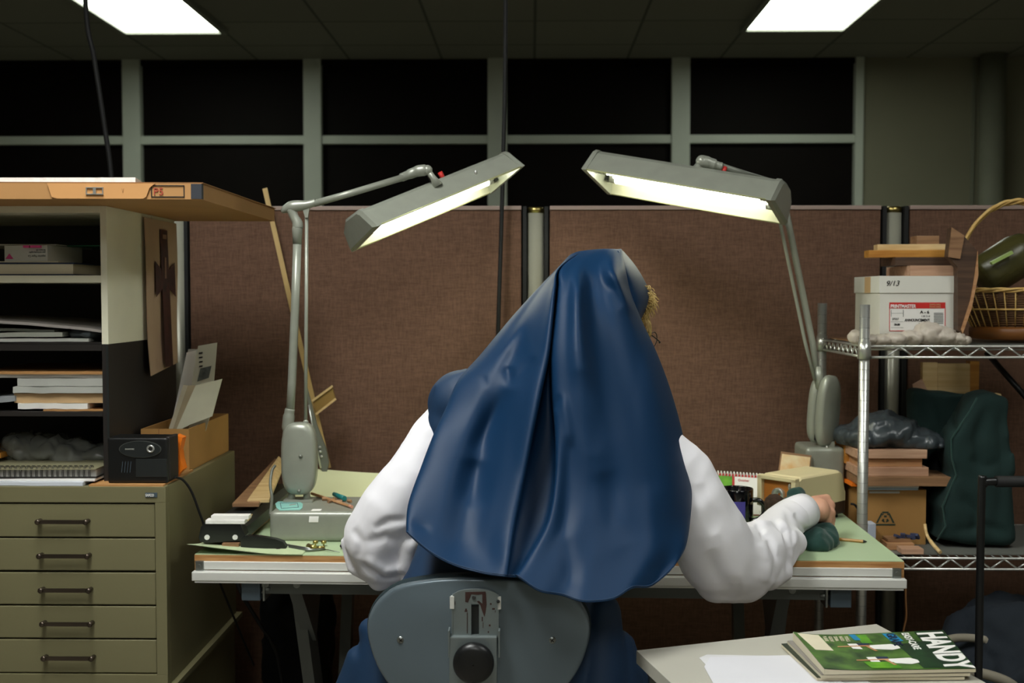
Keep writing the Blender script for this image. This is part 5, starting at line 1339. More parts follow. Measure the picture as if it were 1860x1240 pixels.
# ------------------------------------------------------------------ low white table with papers and magazines
TZ = .695
qa, qb, qc, qd = PZ(1156, 1181, TZ), PZ(1592, 1133, TZ), PZ(1797, 1243, TZ), PZ(1222, 1243, TZ)
e1_ = (qb - qa); e2_ = (qc - qb).normalized() * .52
e2l = (qd - qa).normalized() * .52
tbl = thing('side_table', 'low white topped table standing at an angle behind the chair, with magazines on it', 'table', (qa + qb) / 2 + e2_ * .5)
tbl.location.z = 0
top = [qa, qb, qb + e2_, qa + e2l]
MB().prism(top, (0, 0, -.022)).build('tabletop', 'tabletop_grey', tbl)
cen = sum(top, Vector()) / 4
for p in top:
    q = cen + (p - cen) * .88; MB().beam((q.x, q.y, 0), (q.x, q.y, TZ - .022), .03, .03).build('leg', 'frame_grey', tbl)
def onT(px, py, h=0.0): q = PZ(px, py, TZ); q.z = TZ + h; return q
MB().prism([onT(1270, 1195, .0003), onT(1284, 1189, .0003), onT(1500, 1193, .0003), onT(1640, 1275, .0003), onT(1360, 1290, .0003)], (0, 0, .0004)).build('paper_sheet', mat('wp1', '#cfcecf', .8), label='white paper sheet lying on the low table, lower of the two', cat='paper')
MB().prism([onT(1279, 1212, .0009), onT(1290, 1194, .0009), onT(1470, 1190, .0009), onT(1560, 1265, .0009), onT(1310, 1268, .0009)], (0, 0, .0004)).build('paper_sheet', mat('wp2', '#d6d5da', .8, var=.02), label='white paper sheet lying on top, left of the magazines on the low table', cat='paper')
# magazines: three below, one with the readable cover
def mag(c4, h0, th_, cover, lab, fan=0.0):
    q = [onT(a, b, h0) for a, b in c4]
    m = thing('magazine', lab, 'magazine', (q[0] + q[2]) / 2)
    # pages: bulged grid between left and right edges
    n = 16; rt = []; rb = []
    for i in range(n + 1):
        u = i / n; a = q[0].lerp(q[1], u); b = q[3].lerp(q[2], u); l = .010 * fan * math.exp(-u * 7)
        rt.append([a + Vector((0, 0, th_ + l)), a.lerp(b, .5) + Vector((0, 0, th_ + l * .8)), b + Vector((0, 0, th_ + l * .4))])
        rb.append([a, a.lerp(b, .5), b])
    mb = MB(); mb.grid(rt); mb.grid(rb)
    side = [r[0] for r in rt] ; mb.grid([[r[0] for r in rt], [r[0] for r in rb]], smooth=False); mb.grid([[r[2] for r in rt], [r[2] for r in rb]], smooth=False)
    mb.grid([rt[0], rb[0]], smooth=False); mb.grid([rt[-1], rb[-1]], smooth=False)
    mb.build('pages', 'cream_paper', m)
    MB().grid([[p + Vector((0, 0, .0004)) for p in r] for r in rt]).grid([[p + Vector((0, 0, .0011)) for p in r] for r in rt]).build('cover', cover, m)
    return m, q
H0 = .0016
mag([(1419, 1176), (1690, 1163), (1752, 1236), (1484, 1238)], H0, .0045, mat('magc1', '#243024', .4), 'magazine with dark cover, lowest of the stack on the low table')
mag([(1430, 1177), (1700, 1164), (1762, 1236), (1492, 1240)], H0 + .0060, .0045, mat('magc2', '#8f8a84', .4), 'magazine with grey cover, second from the bottom of the stack')
mm_, q = mag([(1440, 1178), (1712, 1164), (1772, 1236), (1497, 1241)], H0 + .0122, .0050, 'mag_green', 'gardening magazine with large white HANDY title, topmost of the stack', fan=1.0)
hT = H0 + .0122 + .0050 + .0014
def C(u, v, o=0.0):
    """u from the foot of the cover (left) to its head (right), v from far to near"""
    p = q[0].lerp(q[1], u).lerp(q[3].lerp(q[2], u), v); l = .010 * math.exp(-u * 7) * (1 - .6 * v); p.z = TZ + hT + l + o; return p
def patch(us, mm, nm, o=.0003): MB().prism([C(u, v, o) for u, v in us], (0, 0, .0003)).build(nm, mm, mm_)
patch([(.80, 0.01), (.995, 0.01), (.995, .99), (.80, .99)], 'mag_dark', 'title_band', .0001)
patch([(.62, .35), (.80, .3), (.80, .98), (.66, .98)], 'mag_dark', 'shaded_trees', .0001)
patch([(.02, .04), (.16, .04), (.17, .50), (.05, .50)], 'cream_paper', 'address_label')
patch([(.36, .03), (.40, .03), (.42, .20), (.37, .2)], 'cyan', 'cyan_label'); patch([(.58, .04), (.66, .04), (.68, .27), (.60, .27)], 'cyan', 'cyan_label')
patch([(.30, .80), (.50, .82), (.52, .97), (.32, .97)], 'mag_lime', 'lime_bush'); patch([(.40, .05), (.47, .05), (.47, .3), (.40, .3)], 'mag_lime', 'lime_bush')
for (du, dv) in ((0, 0), (.045, .38)):   # two garden chairs printed on the cover
    patch([(.42 + du, .36 + dv), (.58 + du, .34 + dv), (.62 + du, .40 + dv), (.62 + du, .46 + dv), (.56 + du, .50 + dv), (.44 + du, .46 + dv)], 'white_paper', 'printed_chair_back')
    patch([(.30 + du, .30 + dv), (.36 + du, .30 + dv), (.37 + du, .46 + dv), (.31 + du, .44 + dv)], 'white_paper', 'printed_chair_seat')
    patch([(.22 + du, .37 + dv), (.44 + du, .35 + dv), (.44 + du, .38 + dv), (.22 + du, .395 + dv)], 'oak', 'printed_chair_arm')
    patch([(.36 + du, .29 + dv), (.44 + du, .30 + dv), (.44 + du, .36 + dv), (.37 + du, .355 + dv)], 'navy_book', 'printed_cushion')
    patch([(.40 + du, .36 + dv), (.42 + du, .36 + dv), (.46 + du, .52 + dv), (.44 + du, .52 + dv)], 'oak', 'printed_chair_leg', .0004)
xd = (C(.85, 1) - C(.85, 0)).normalized(); yd = (q[1] - q[0]).normalized()
hl = (C(.86, 1) - C(.86, 0)).length
text('HANDY', .064, C(.815, .06, .0006), xd, yd, 'white_paper', 'title_lettering', mm_, bold=.0022, sx=hl * .86 / .205)
text('EASY-CARE', .018, C(.71, .05, .0006), xd, yd, 'white_paper', 'headline', mm_, bold=.0004)
text('GRAPE', .022, C(.605, .05, .0008), xd, yd, 'ink_blue', 'headline', mm_, bold=.0006)
for k in range(5): text(('PLANT', 'GROW', 'STAIN', 'PATIO', 'TOOLS')[k], .009, C(.18 + .035 * k, .08, .0006), xd, yd, 'cream_paper', 'small_print', mm_)
# ------------------------------------------------------------------ office chair
KY = 1.86
ch = thing('office_chair', 'grey metal backed swivel office chair with a black knob, occupied by the veiled person', 'chair', (P(865, 1200, KY).x, 2.12, 0))
op = [(868, 1049), (910, 1050), (952, 1054), (1010, 1067), (1043, 1088), (1066, 1118), (1074, 1155), (1062, 1203), (1038, 1244), (1000, 1278), (945, 1294), (868, 1298)]
op = op + [(2 * 868 - a, b) for a, b in op[-2:0:-1]]
outl = catmull([P(a, b, KY) for a, b in op], 8, closed=True)
cen = P(868, 1172, KY)
def curve_y(p): return .9 * (p.x - cen.x) ** 2
def ringp(f, dy, k=1.0): return [Vector((cen.x + (p.x - cen.x) * f, KY + dy + curve_y(cen + (p - cen) * f) * k, cen.z + (p.z - cen.z) * f)) for p in outl]
bp = MB(); bp.loft([ringp(.01, -.012), ringp(.5, -.011), ringp(.85, -.009), ringp(.95, -.006), ringp(.975, -.006), ringp(.99, -.004), ringp(1.0, .002), ringp(1.0, .010), ringp(.9, .012)], cap=True)
bpo = bp.build('backrest_plate', 'chair_grey', ch)
bk_ = MB(); bk_.loft([ringp(.9, .008), ringp(.995, .008), ringp(1.012, .014), ringp(1.015, .026), ringp(1.0, .040), ringp(.93, .050), ringp(.6, .052), ringp(.01, .052)], cap=True)
bk_.build('backrest_cushion', 'cushion', ch)
for px in (726, 1003):
    q = P(px, 1167, KY - .009); q.y = KY - .0075 + curve_y(q)
    s_ = MB(); s_.lathe([(.001, .0035), (.005, .003), (.0065, .001), (.0068, 0)], q, axis=(0, -1, 0), n=18)
    so_ = s_.build('screw', 'steel', ch)
    MB().box(q + Vector((0, -.0036, 0)), (.007, .001, .0016), R=Matrix.Rotation(.6, 3, 'Y')).box(q + Vector((0, -.0036, 0)), (.0016, .001, .007), R=Matrix.Rotation(.6, 3, 'Y')).build('screw_slot', 'ink_black', so_)
yb = KY - .022
def kp(px, py, y=yb): q = P(px, py, y); return q
ub = MB()
arc = [(822, 1155), (822, 1080)] + [(822 + (905 - 822) * (i / 10), 1080 - 10 * math.sin(PI * i / 10)) for i in range(1, 10)] + [(905, 1080), (905, 1155)]
slot = [(857, 1155), (857, 1105), (860, 1097), (864, 1097), (869, 1105), (869, 1155)]
# plate in three strips around the slot
ub.prism([kp(*p) for p in [(822, 1155), (822, 1080), (832, 1074), (845, 1071), (856, 1070), (856, 1155)]], (0, .006, 0))
ub.prism([kp(*p) for p in [(870, 1155), (870, 1070), (883, 1071), (895, 1074), (905, 1080), (905, 1155)]], (0, .006, 0))
ub.prism([kp(*p) for p in [(856, 1097), (856, 1070), (870, 1070), (870, 1097)]], (0, .006, 0))
for a in (822, 905): ub.beam(kp(a, 1080, yb + .008), kp(a, 1155, yb + .008), .002, .018, up=(0, -1, 0))
ubo = ub.build('height_bracket', 'chair_metal', ch)
MB().prism([kp(a, b, yb + .007) for a, b in [(856, 1100), (870, 1100), (870, 1155), (856, 1155)]], (0, .002, 0)).build('bracket_slot', 'dark_plastic', ubo)
rs_ = MB()
def rustp(pts): rs_.prism([kp(a, b, yb - .0004) for a, b in pts], (0, .0004, 0))
rustp([(845, 1075), (882, 1074), (883, 1078), (868, 1080), (856, 1079), (850, 1094), (845, 1093)])
rustp([(876, 1078), (883, 1078), (884, 1098), (882, 1112), (880, 1120), (876, 1110), (872, 1098), (866, 1092), (870, 1091), (876, 1096)])
for (a, b, c, d) in ((848, 1112, 849.5, 1150), (845, 1105, 848, 1108), (844, 1108, 849, 1111), (875, 1120, 877, 1128), (877, 1130, 878, 1140), (890, 1095, 893, 1098), (894, 1104, 899, 1107), (888, 1134, 891, 1137), (826, 1092, 827, 1098), (886, 1146, 888, 1149), (899, 1108, 900, 1112)):
    rustp([(a, b), (c, b), (c, d), (a, d)])
rs_.build('rust_marks', 'rust', ubo)
for (a, b) in ((861, 1085),): MB().cyl(kp(a, b, yb - .0006), kp(a, b, yb), .0035, n=14).build('bolt_hole', 'ink_black', ubo)
wh = MB(); wh.beam(kp(821, 1083, yb - .001), kp(821, 1105, yb - .001), .0025, .007, up=(1, 0, 0)); wh.prism([kp(a, b, yb - .001) for a, b in [(904, 1084), (910, 1083), (910, 1106), (904, 1107)]], (0, .003, 0)); wh.prism([kp(a, b, yb - .001) for a, b in [(819, 1082), (823, 1082), (823, 1105), (819, 1105)]], (0, .003, 0))
who = wh.build('white_clip', 'alu_white', ubo); MB().sphere(kp(905, 1092, yb - .002), .003).build('clip_rivet', 'dark_plastic', who)
lb = MB(); lb.bx(kp(817, 1200).x, kp(903, 1200).x, yb - .012, yb + .012, kp(860, 1330).z, kp(860, 1153).z, bev=.002)
for a in (816, 907): lb.beam(kp(a, 1142, yb - .004), kp(a, 1190, yb - .002), .0025, .020, up=(0, -1, 0))
lbo = lb.build('lower_bracket', 'chair_metal', ch)
k0 = kp(861, 1198, yb - .012)
MB().lathe([(.010, 0), (.010, .006), (.031, .007), (.0335, .012), (.0335, .018), (.030, .024), (.024, .0265), (.012, .0275), (.001, .028)], k0, axis=(0, -1, 0), n=44).build('knob', 'black_plastic', ch)
MB().bx(kp(859.8, 1235).x, kp(861, 1235).x, yb - .0126, yb - .011, kp(860, 1330).z, kp(860, 1236).z).build('bracket_seam', 'ink_black', lbo)
cxm = k0.x
st_ = MB(); st_.tube(catmull([(cxm, yb, .55), (cxm, yb - .005, .46), (cxm, yb + .04, .40), (cxm, 2.0, .385), (cxm, 2.13, .385)], 6), .018, n=12); st_.build('back_support', 'chair_metal', ch)
se = MB(); se.bx(cxm - .22, cxm + .22, 1.93, 2.34, .40, .455, bev=.02, seg=4); se.build('seat', 'cushion', ch)
co = MB(); co.cyl((cxm, 2.13, .10), (cxm, 2.13, .39), .026, n=20); co.cyl((cxm, 2.13, .07), (cxm, 2.13, .15), .04, n=20); co.build('gas_column', 'chair_metal', ch)
for i in range(5):
    a = PI / 2 + i * 2 * PI / 5; d_ = Vector((math.cos(a), math.sin(a), 0)); c0_ = Vector((cxm, 2.13, .10))
    MB().tube([c0_, c0_ + d_ * .15 + Vector((0, 0, -.008)), c0_ + d_ * .25 + Vector((0, 0, -.025))], [.022, .018, .013], n=12).build('base_leg', 'chair_metal', ch)
    e = c0_ + d_ * .25; MB().lathe([(.001, -.012), (.020, -.012), (.024, 0), (.020, .012), (.001, .012)], (e.x, e.y, .0245), axis=(-d_.y, d_.x, 0), n=20).cyl((e.x, e.y, .03), (e.x, e.y, .08), .006).build('caster', 'black_plastic', ch)

# ------------------------------------------------------------------ the seated person
HC = P(1085, 566, 2.285)                              # skull centre
face = Vector((.62, .78, -.25)).normalized()          # looks down to the right, over the work
side = face.cross(Vector((0, 0, 1))).normalized(); upv = side.cross(face).normalized()
def hd_(f, s_, u): return HC + face * f + side * s_ + upv * u
shL, shR = Vector((-.130, 2.21, 1.045)), Vector((.215, 2.20, 1.03))
elL, haL = P(690, 985, 2.22), Vector((-.16, 2.56, DZ + .045))
elR, wrR = P(1345, 1008, 2.26), P(1470, 920, 2.55)
hcR = P(1493, 923, 2.555)
bd = MB()
bd.sphere(HC, (.072, .088, .092)); bd.sphere(hd_(.015, 0, -.045), (.062, .075, .075))
bd.sphere(hd_(.06, 0, -.075), .036); bd.sphere(hd_(.085, 0, -.085), .020)
bd.sphere(hd_(.098, 0, -.018), (.012, .014, .022)); bd.sphere(hd_(.106, 0, -.030), .011)         # nose
bd.sphere(hd_(.090, 0, -.055), (.016, .016, .008)); bd.sphere(hd_(.088, 0, -.067), (.015, .015, .007))   # lips
bd.sphere(hd_(.078, .0, .022), (.05, .03, .012))                                          # brow
for s_ in (-1, 1):
    bd.sphere(hd_(-.005, s_ * .080, -.02), (.012, .016, .030)); bd.sphere(hd_(.066, s_ * .038, -.03), .022)
bd.capsule(Vector((.085, 2.23, 1.12)), hd_(-.02, 0, -.05), .052, .052)
def ell(z, cx, cy, rx, ry, n=28): return [Vector((cx + rx * math.cos(2 * PI * i / n), cy + ry * math.sin(2 * PI * i / n), z)) for i in range(n)]
bd.loft([ell(.47, -.08, 2.08, .17, .12), ell(.60, -.075, 2.05, .165, .12), ell(.75, -.05, 2.04, .13, .10), ell(.9, 0, 2.11, .15, .08), ell(1.02, .03, 2.19, .15, .07), ell(1.10, .04, 2.21, .12, .05), ell(1.16, .06, 2.22, .06, .05)])
for s0, e0_, h0_ in ((shL, elL, haL), (shR, elR, wrR)):
    bd.capsule(s0, s0.lerp(e0_, .5), .046, .042); bd.capsule(s0.lerp(e0_, .5), e0_, .040, .030); bd.capsule(e0_, e0_.lerp(h0_, .35), .028, .027); bd.capsule(e0_.lerp(h0_, .35), h0_, .027, .020)
for s_ in (-1, 1):
    hip = Vector((-.075 + s_ * .09, 2.08, .53)); kne = Vector((-.06 + s_ * .12, 2.50, .53)); ank = Vector((-.05 + s_ * .10, 2.52, .09))
    bd.capsule(hip, kne, .075, .052); bd.capsule(kne, kne.lerp(ank, .35), .050, .050); bd.capsule(kne.lerp(ank, .35), ank, .050, .032); bd.capsule(ank, ank + Vector((0, .11, -.045)), .030, .025)
def finger(mb, base, dirs, lens, r):
    p = Vector(base)
    for i, (d_, l_) in enumerate(zip(dirs, lens)):
        q = p + Vector(d_).normalized() * l_; mb.capsule(p, q, r * (1 - .10 * i), r * (1 - .10 * (i + 1)), n=12); p = q
    return p
# right hand: back of the hand towards us, fingers closed down round the cloth
wr = P(1472, 923, 2.555); KN = [P(1501, 906, 2.60), P(1508, 917, 2.59), P(1509, 931, 2.575), P(1503, 945, 2.56)]
bd.capsule(wr, P(1486, 926, 2.555), .024, .028)
for f, k_n in zip((0, .33, .66, 1), KN): bd.capsule(P(1480, 914 + 20 * f, 2.575), k_n, .018, .0122)
tipsR = []
for i, b0_ in enumerate(KN):
    ln = (.034, .038, .036, .028)[i]
    t_ = finger(bd, b0_, [(.30 - .10 * i, .12, -1.0), (-.70, .10, -.75), (-1, -.05, .10)], [ln, ln * .62, ln * .5], .0088 - .0005 * (i == 3)); tipsR.append(t_)
finger(bd, P(1483, 912, 2.575), [(.4, .8, -.55), (.45, .6, -.65)], [.035, .026], .0095)
# left hand resting on the desk
for f in (0, 1, 2, 3): bd.capsule(haL + Vector((0, -.01, 0)), haL + Vector((.02 - .018 * f + .01, .06, -.012)), .014, .010)
for i in range(4):
    b0_ = haL + Vector((.03 - .018 * i, .062, -.012)); ln = (.030, .034, .031, .024)[i]
    finger(bd, b0_, [(.05, .9, -.10), (.02, .8, -.45), (0, .6, -.6)], [ln, ln * .6, ln * .5], .0085 - .0006 * (i == 3))
finger(bd, haL + Vector((.022, .01, -.005)), [(.8, .6, -.3), (.5, .85, -.2)], [.034, .026], .0092)
per = blob(bd, 'person', M['skin'], voxel=.0042, smooth=3, label='person seated with back to us, in navy veil, navy jumper and white blouse', cat='person')
# jumper (sleeveless dress): torso, hips, skirt
jp = MB()
jp.loft([ell(.475, -.078, 2.12, .24, .19, 40), ell(.56, -.078, 2.08, .262, .185, 40), ell(.64, -.078, 2.04, .245, .150, 40), ell(.70, -.074, 2.03, .222, .130, 40), ell(.745, -.06, 2.03, .195, .122, 40), ell(.80, -.04, 2.035, .180, .120, 40),
         ell(.87, -.015, 2.085, .180, .115, 40), ell(.95, .01, 2.13, .190, .11, 40), ell(1.03, .025, 2.175, .190, .10, 40), ell(1.10, .035, 2.19, .165, .08, 40), ell(1.15, .05, 2.21, .12, .062, 40), ell(1.175, .06, 2.21, .075, .055, 40)])
jp.capsule(P(880, 742, 2.21), P(836, 733, 2.20), .068, .062)
jp.capsule(P(836, 733, 2.20), P(818, 775, 2.19), .058, .046)
jp.capsule(P(818, 775, 2.19), P(812, 830, 2.18), .044, .038)
jp.prism([P(790, 700, 2.17), P(850, 672, 2.17), P(870, 740, 2.17), P(800, 800, 2.17), P(778, 760, 2.17)], (0, .05, 0))
jp.capsule(Vector((.13, 2.20, 1.06)), Vector((.20, 2.20, 1.02)), .06, .050)
# folds of the skirt at the hips
jp.capsule(P(1095, 1110, 1.98), P(1090, 1240, 1.97), .030, .05); jp.capsule(P(1128, 1168, 2.0), P(1135, 1250, 2.0), .022, .040); jp.capsule(P(1140, 1165, 2.02), P(1150, 1240, 2.02), .014, .03); jp.capsule(P(1098, 1098, 1.97), P(1105, 1140, 1.99), .018, .02)
jp.capsule(P(668, 1140, 1.98), P(665, 1165, 1.98), .016, .012); jp.capsule(P(660, 1200, 1.99), P(655, 1270, 2.0), .03, .05); jp.capsule(P(690, 1150, 1.98), P(690, 1260, 1.98), .03, .05)
for s_ in (-1, 1): jp.capsule(Vector((-.075 + s_ * .10, 2.15, .545)), Vector((-.06 + s_ * .11, 2.50, .55)), .095, .085)
jp.loft([ell(.60, -.06, 2.49, .19, .085, 32), ell(.45, -.06, 2.52, .20, .10, 32), ell(.22, -.06, 2.54, .23, .12, 32)])
blob(jp, 'jumper', M['jumper'], parent=per, voxel=.006, smooth=6, disp=[(-.004, 9, (1.6, 1, .6)), (.0015, 30, (1, 1, .6))])
def mk_sleeve(pts, caps, name, wr_, amps):
    mb = MB()
    for a, b in zip(pts[:-1], pts[1:]): mb.capsule(a[0], b[0], a[1], b[1], n=24)
    for (a, ra, b, rb) in caps: mb.capsule(a, b, ra, rb, n=14)
    return blob(mb, name, M['blouse'], parent=per, voxel=.0045, smooth=5, disp=amps)
k22 = 2.2 / 2050
slL = [(P(826, 752, 2.21), .044), (P(792, 796, 2.20), .050), (P(752, 862, 2.18), .052), (P(713, 925, 2.18), .064), (P(686, 972, 2.20), .068), (P(697, 1008, 2.21), .060), (P(735, 1010, 2.30), .052), (Vector((-.18, 2.47, DZ + .058)), .040), (Vector((-.165, 2.52, DZ + .048)), .034)]
capsL = [(P(627, 985, 2.21), .012, P(640, 1030, 2.21), .012), (P(640, 1030, 2.21), .012, P(690, 1052, 2.21), .018), (P(690, 1050, 2.20), .024, P(722, 1040, 2.19), .016),
         (P(745, 990, 2.15), .014, P(738, 1045, 2.17), .014)]
sL = mk_sleeve(slL, capsL, 'blouse_sleeve', 'L', [(.006, 8, (1.4, 1, 1.2)), (-.0015, 20, (1, 1, 1))])
slR = [(Vector((.215, 2.14, 1.02)), .055), (P(1240, 870, 2.16), .062), (P(1258, 910, 2.16), .068), (P(1285, 965, 2.18), .074), (P(1305, 1010, 2.20), .078), (P(1345, 1022, 2.24), .074), (P(1388, 1000, 2.33), .062), (P(1415, 958, 2.44), .046), (P(1438, 938, 2.50), .042), (P(1448, 932, 2.52), .040)]
capsR = [(P(1300, 1050, 2.2), .045, P(1355, 1050, 2.22), .044), (P(1395, 1040, 2.26), .035, P(1418, 1035, 2.30), .026),
         (P(1380, 960, 2.30), .020, P(1440, 985, 2.38), .030), (P(1385, 950, 2.34), .010, P(1410, 1000, 2.27), .007), (P(1425, 945, 2.40), .012, P(1440, 1000, 2.33), .010), (P(1442, 985, 2.38), .022, P(1420, 1040, 2.28), .014), (P(1400, 975, 2.28), .010, P(1395, 1050, 2.23), .008)]
sR = mk_sleeve(slR, capsR, 'blouse_sleeve', 'R', [(.005, 8, (1.4, 1, 1.2)), (-.0015, 20, (1, 1, 1))])
for ps, w__, am in (([(655, 1024), (697, 1049), (738, 1046)], 6, .010), ([(662, 1012), (700, 1036), (735, 1030)], 8, -.006), ([(678, 962), (706, 946), (742, 944)], 7, .006), ([(664, 985), (700, 975), (735, 985)], 9, .005), ([(640, 960), (655, 985), (650, 1015)], 8, .004), ([(775, 740), (740, 820), (720, 880)], 16, .004)):
    fold(sL, ps, w__, am)
for ps, w__, am in (([(1402, 943), (1426, 964), (1437, 1000), (1431, 1042)], 5, .009), ([(1412, 942), (1440, 965), (1450, 1000)], 6, -.006), ([(1392, 968), (1411, 1010), (1405, 1056)], 6, .007), ([(1380, 985), (1396, 1020), (1390, 1060)], 8, -.004), ([(1443, 931), (1456, 950), (1470, 972)], 4, .005),
                    ([(1283, 1000), (1302, 1045), (1330, 1085)], 16, .007), ([(1268, 880), (1290, 925), (1300, 970)], 14, .004), ([(1372, 952), (1384, 962), (1390, 980)], 5, .006), ([(1428, 925), (1440, 960), (1444, 1000)], 6, .004)):
    fold(sR, ps, w__, am)
cf = MB(); ca, cb_ = P(1438, 938, 2.50), P(1462, 927, 2.535)
dirc = (cb_ - ca).normalized()
cf.tube([ca - dirc * .01, ca, ca.lerp(cb_, .6), cb_, cb_ + dirc * .002, cb_ - dirc * .003], [.036, .0415, .0410, .0395, .036, .030], n=36)
cf.build('blouse_cuff', 'blouse', per)
# shoes
for s_ in (-1, 1):
    x = -.05 + s_ * .10; b = MB(); b.sphere((x, 2.60, .04), (.042, .10, .04)); b.sphere((x, 2.53, .055), (.036, .055, .052)); b.bx(x - .034, x + .034, 2.49, 2.66, .0, .022, bev=.006)
    blob(b, 'shoe', M['shoe'], parent=per, voxel=.005, smooth=3)

# ------------------------------------------------------------------ veil
YR_ = [2.27, 2.16, 2.12, 2.085, 2.05, 2.02, 1.99, 1.955, 1.915, 1.865, 1.825]
Lr = [(792, 48), (752, 90), (682, 160), (600, 250), (500, 370), (428, 455), (386, 550), (345, 640), (305, 745), (262, 870), (254, 965)]
Br = [(826, 33), (756, 88), (743, 150), (733, 250), (719, 370), (692, 500), (662, 650), (634, 800), (608, 930), (588, 1045), (578, 1108)]
Cr = [(828, 33), (759, 89), (748, 152), (738, 252), (725, 372), (700, 502), (670, 652), (642, 802), (616, 932), (595, 1045), (586, 1109)]
Vr = [(834, 32), (762, 88), (752, 150), (742, 250), (729, 368), (730, 500), (741, 650), (738, 800), (712, 930), (646, 1050), (612, 1110)]
Er = [(840, 31), (768, 86), (760, 148), (748, 250), (737, 368), (742, 500), (751, 650), (747, 800), (722, 930), (658, 1052), (623, 1112)]
Rr = [(965, 27), (977, 90), (995, 165), (1028, 252), (1082, 370), (1130, 500), (1170, 650), (1196, 800), (1192, 915), (1176, 1008), (1136, 1076)]
fracsL = [.28, .52, .78]; hemL = [(330, 1030), (415, 1074), (505, 1098)]
fracsR = [.13, .27, .42, .58, .75, .89]; hemR = [(690, 1157), (765, 1171), (845, 1193), (935, 1184), (1000, 1147), (1065, 1140)]
dL = [.05, .075, .10, .11, .10, .08, .07, .06, .06, .055, .05]
dR = [.05, .08, .12, .14, .15, .16, .16, .15, .14, .12, .10]
# depth offsets (+ = away from the camera) of the columns, one list per column
off = {
 'L1': [.01, .05, .055, .055, .045, .038, .035, .034, .034, .034, .03],
 'L2': [.0, .01, .015, .018, .035, .028, .045, .050, .045, .035, .020],
 'L3': [.0, -.01, -.012, -.015, -.010, -.010, -.006, -.004, .0, .006, .004],
 'B': [.0, -.02, -.032, -.040, -.042, -.042, -.040, -.036, -.032, -.028, -.012],
 'C': [.0, .018, .020, .018, .020, .020, .020, .020, .020, .012, .010],
 'V': [.0, .020, .024, .024, .026, .028, .028, .026, .024, .018, .012],
 'E': [.0, -.012, -.018, -.026, -.030, -.030, -.032, -.030, -.026, -.018, -.006],
 'R1': [.0, -.008, -.030, -.044, -.050, -.044, -.034, -.018, -.012, -.014, -.016],
 'R2': [.0, -.006, -.046, -.062, -.064, -.052, -.036, -.018, -.012, -.008, -.004],
 'R3': [.0, .010, .014, .004, -.006, -.012, -.012, -.004, .000, -.002, -.014],
 'R4': [.0, .012, .020, .022, .024, .016, .006, .008, .012, .018, .004],
 'R5': [.005, -.006, .010, .030, .045, .042, .036, .034, .036, .036, .030],
 'R6': [.02, .02, .035, .060, .080, .085, .085, .082, .080, .075, .065]}
def c2p(cx, cy, Y): return P(600 + cx / 1.8235, 440 + cy / 1.8235, Y)
net = []
for i in range(11):
    row = []
    Lx, Bx, Ex, Rx = Lr[i], Br[i], Er[i], Rr[i]
    row.append((Lx, dL[i]))
    for k, f in enumerate(fracsL):
        x = Lx[0] + (Bx[0] - Lx[0]) * f; y = Lx[1] + (Bx[1] - Lx[1]) * f
        if i == 10: x, y = hemL[k]
        if i == 9: y += 22 * math.sin(PI * f)
        if i == 0: y = 48 - 16 * f ** .6
        row.append(((x, y), off['L%d' % (k + 1)][i]))
    row.append((Bx, off['B'][i])); row.append((Cr[i], off['C'][i])); row.append((Vr[i], off['V'][i])); row.append((Ex, off['E'][i]))
    for k, f in enumerate(fracsR):
        x = Ex[0] + (Rx[0] - Ex[0]) * f; y = Ex[1] + (Rx[1] - Ex[1]) * f
        if i == 10: x, y = hemR[k]
        if i == 9: y += 24 * math.sin(PI * f)
        if i == 0: y = 31 - 5 * math.sin(PI * min(1, f * .8))
        row.append(((x, y), off['R%d' % (k + 1)][i]))
    row.append((Rx, dR[i]))
    pts = [c2p(x, y, YR_[i] + d) for (x, y), d in row]
    # fabric turning away out of sight on both sides
    inL, inR = (30, .16) if i < 5 else (14, .05), (26, .12)
    pts.insert(0, c2p(Lx[0] + inL[0], Lx[1] + (14 if i == 0 else 4), YR_[i] + dL[i] + inL[1] * (.6 if i == 0 else 1)))
    pts.append(c2p(Rx[0] - inR[0], Rx[1] + (8 if i == 0 else 0), YR_[i] + dR[i] + inR[1] * (.8 if i < 4 else .5)))
    net.append(pts)
# crown: carry the top forward over the head, just below the outline
crown = [P(0, 0, 1)] * 0
for (dy_, dz_) in ((.10, -.020), (.045, -.003)):
    crown.append([p + Vector((0, dy_, dz_)) for p in net[0]])
net = crown + net
def densify(net, nu, nv):
    rows = [catmull(r, nu) for r in net]
    cols = [catmull([r[j] for r in rows], nv) for j in range(len(rows[0]))]
    return [[cols[j][i] for j in range(len(cols))] for i in range(len(cols[0]))]
G = densify(net, 7, 14)
NR, NC = len(G), len(G[0])
def wr_(p):   # cloth-scale creases
    a = noise.noise(Vector((p.x * 9, p.y * 2, p.z * 3.2 + p.x * 2))) * .005
    b = (1 - 2 * abs(noise.noise(Vector((p.x * 14 + 3, p.y * 3, p.z * 5 - p.x * 5))))) * .0025
    return a + b
for i in range(NR):
    v = i / (NR - 1)
    for j in range(NC):
        G[i][j].y += wr_(G[i][j]) * min(1, v * 4)
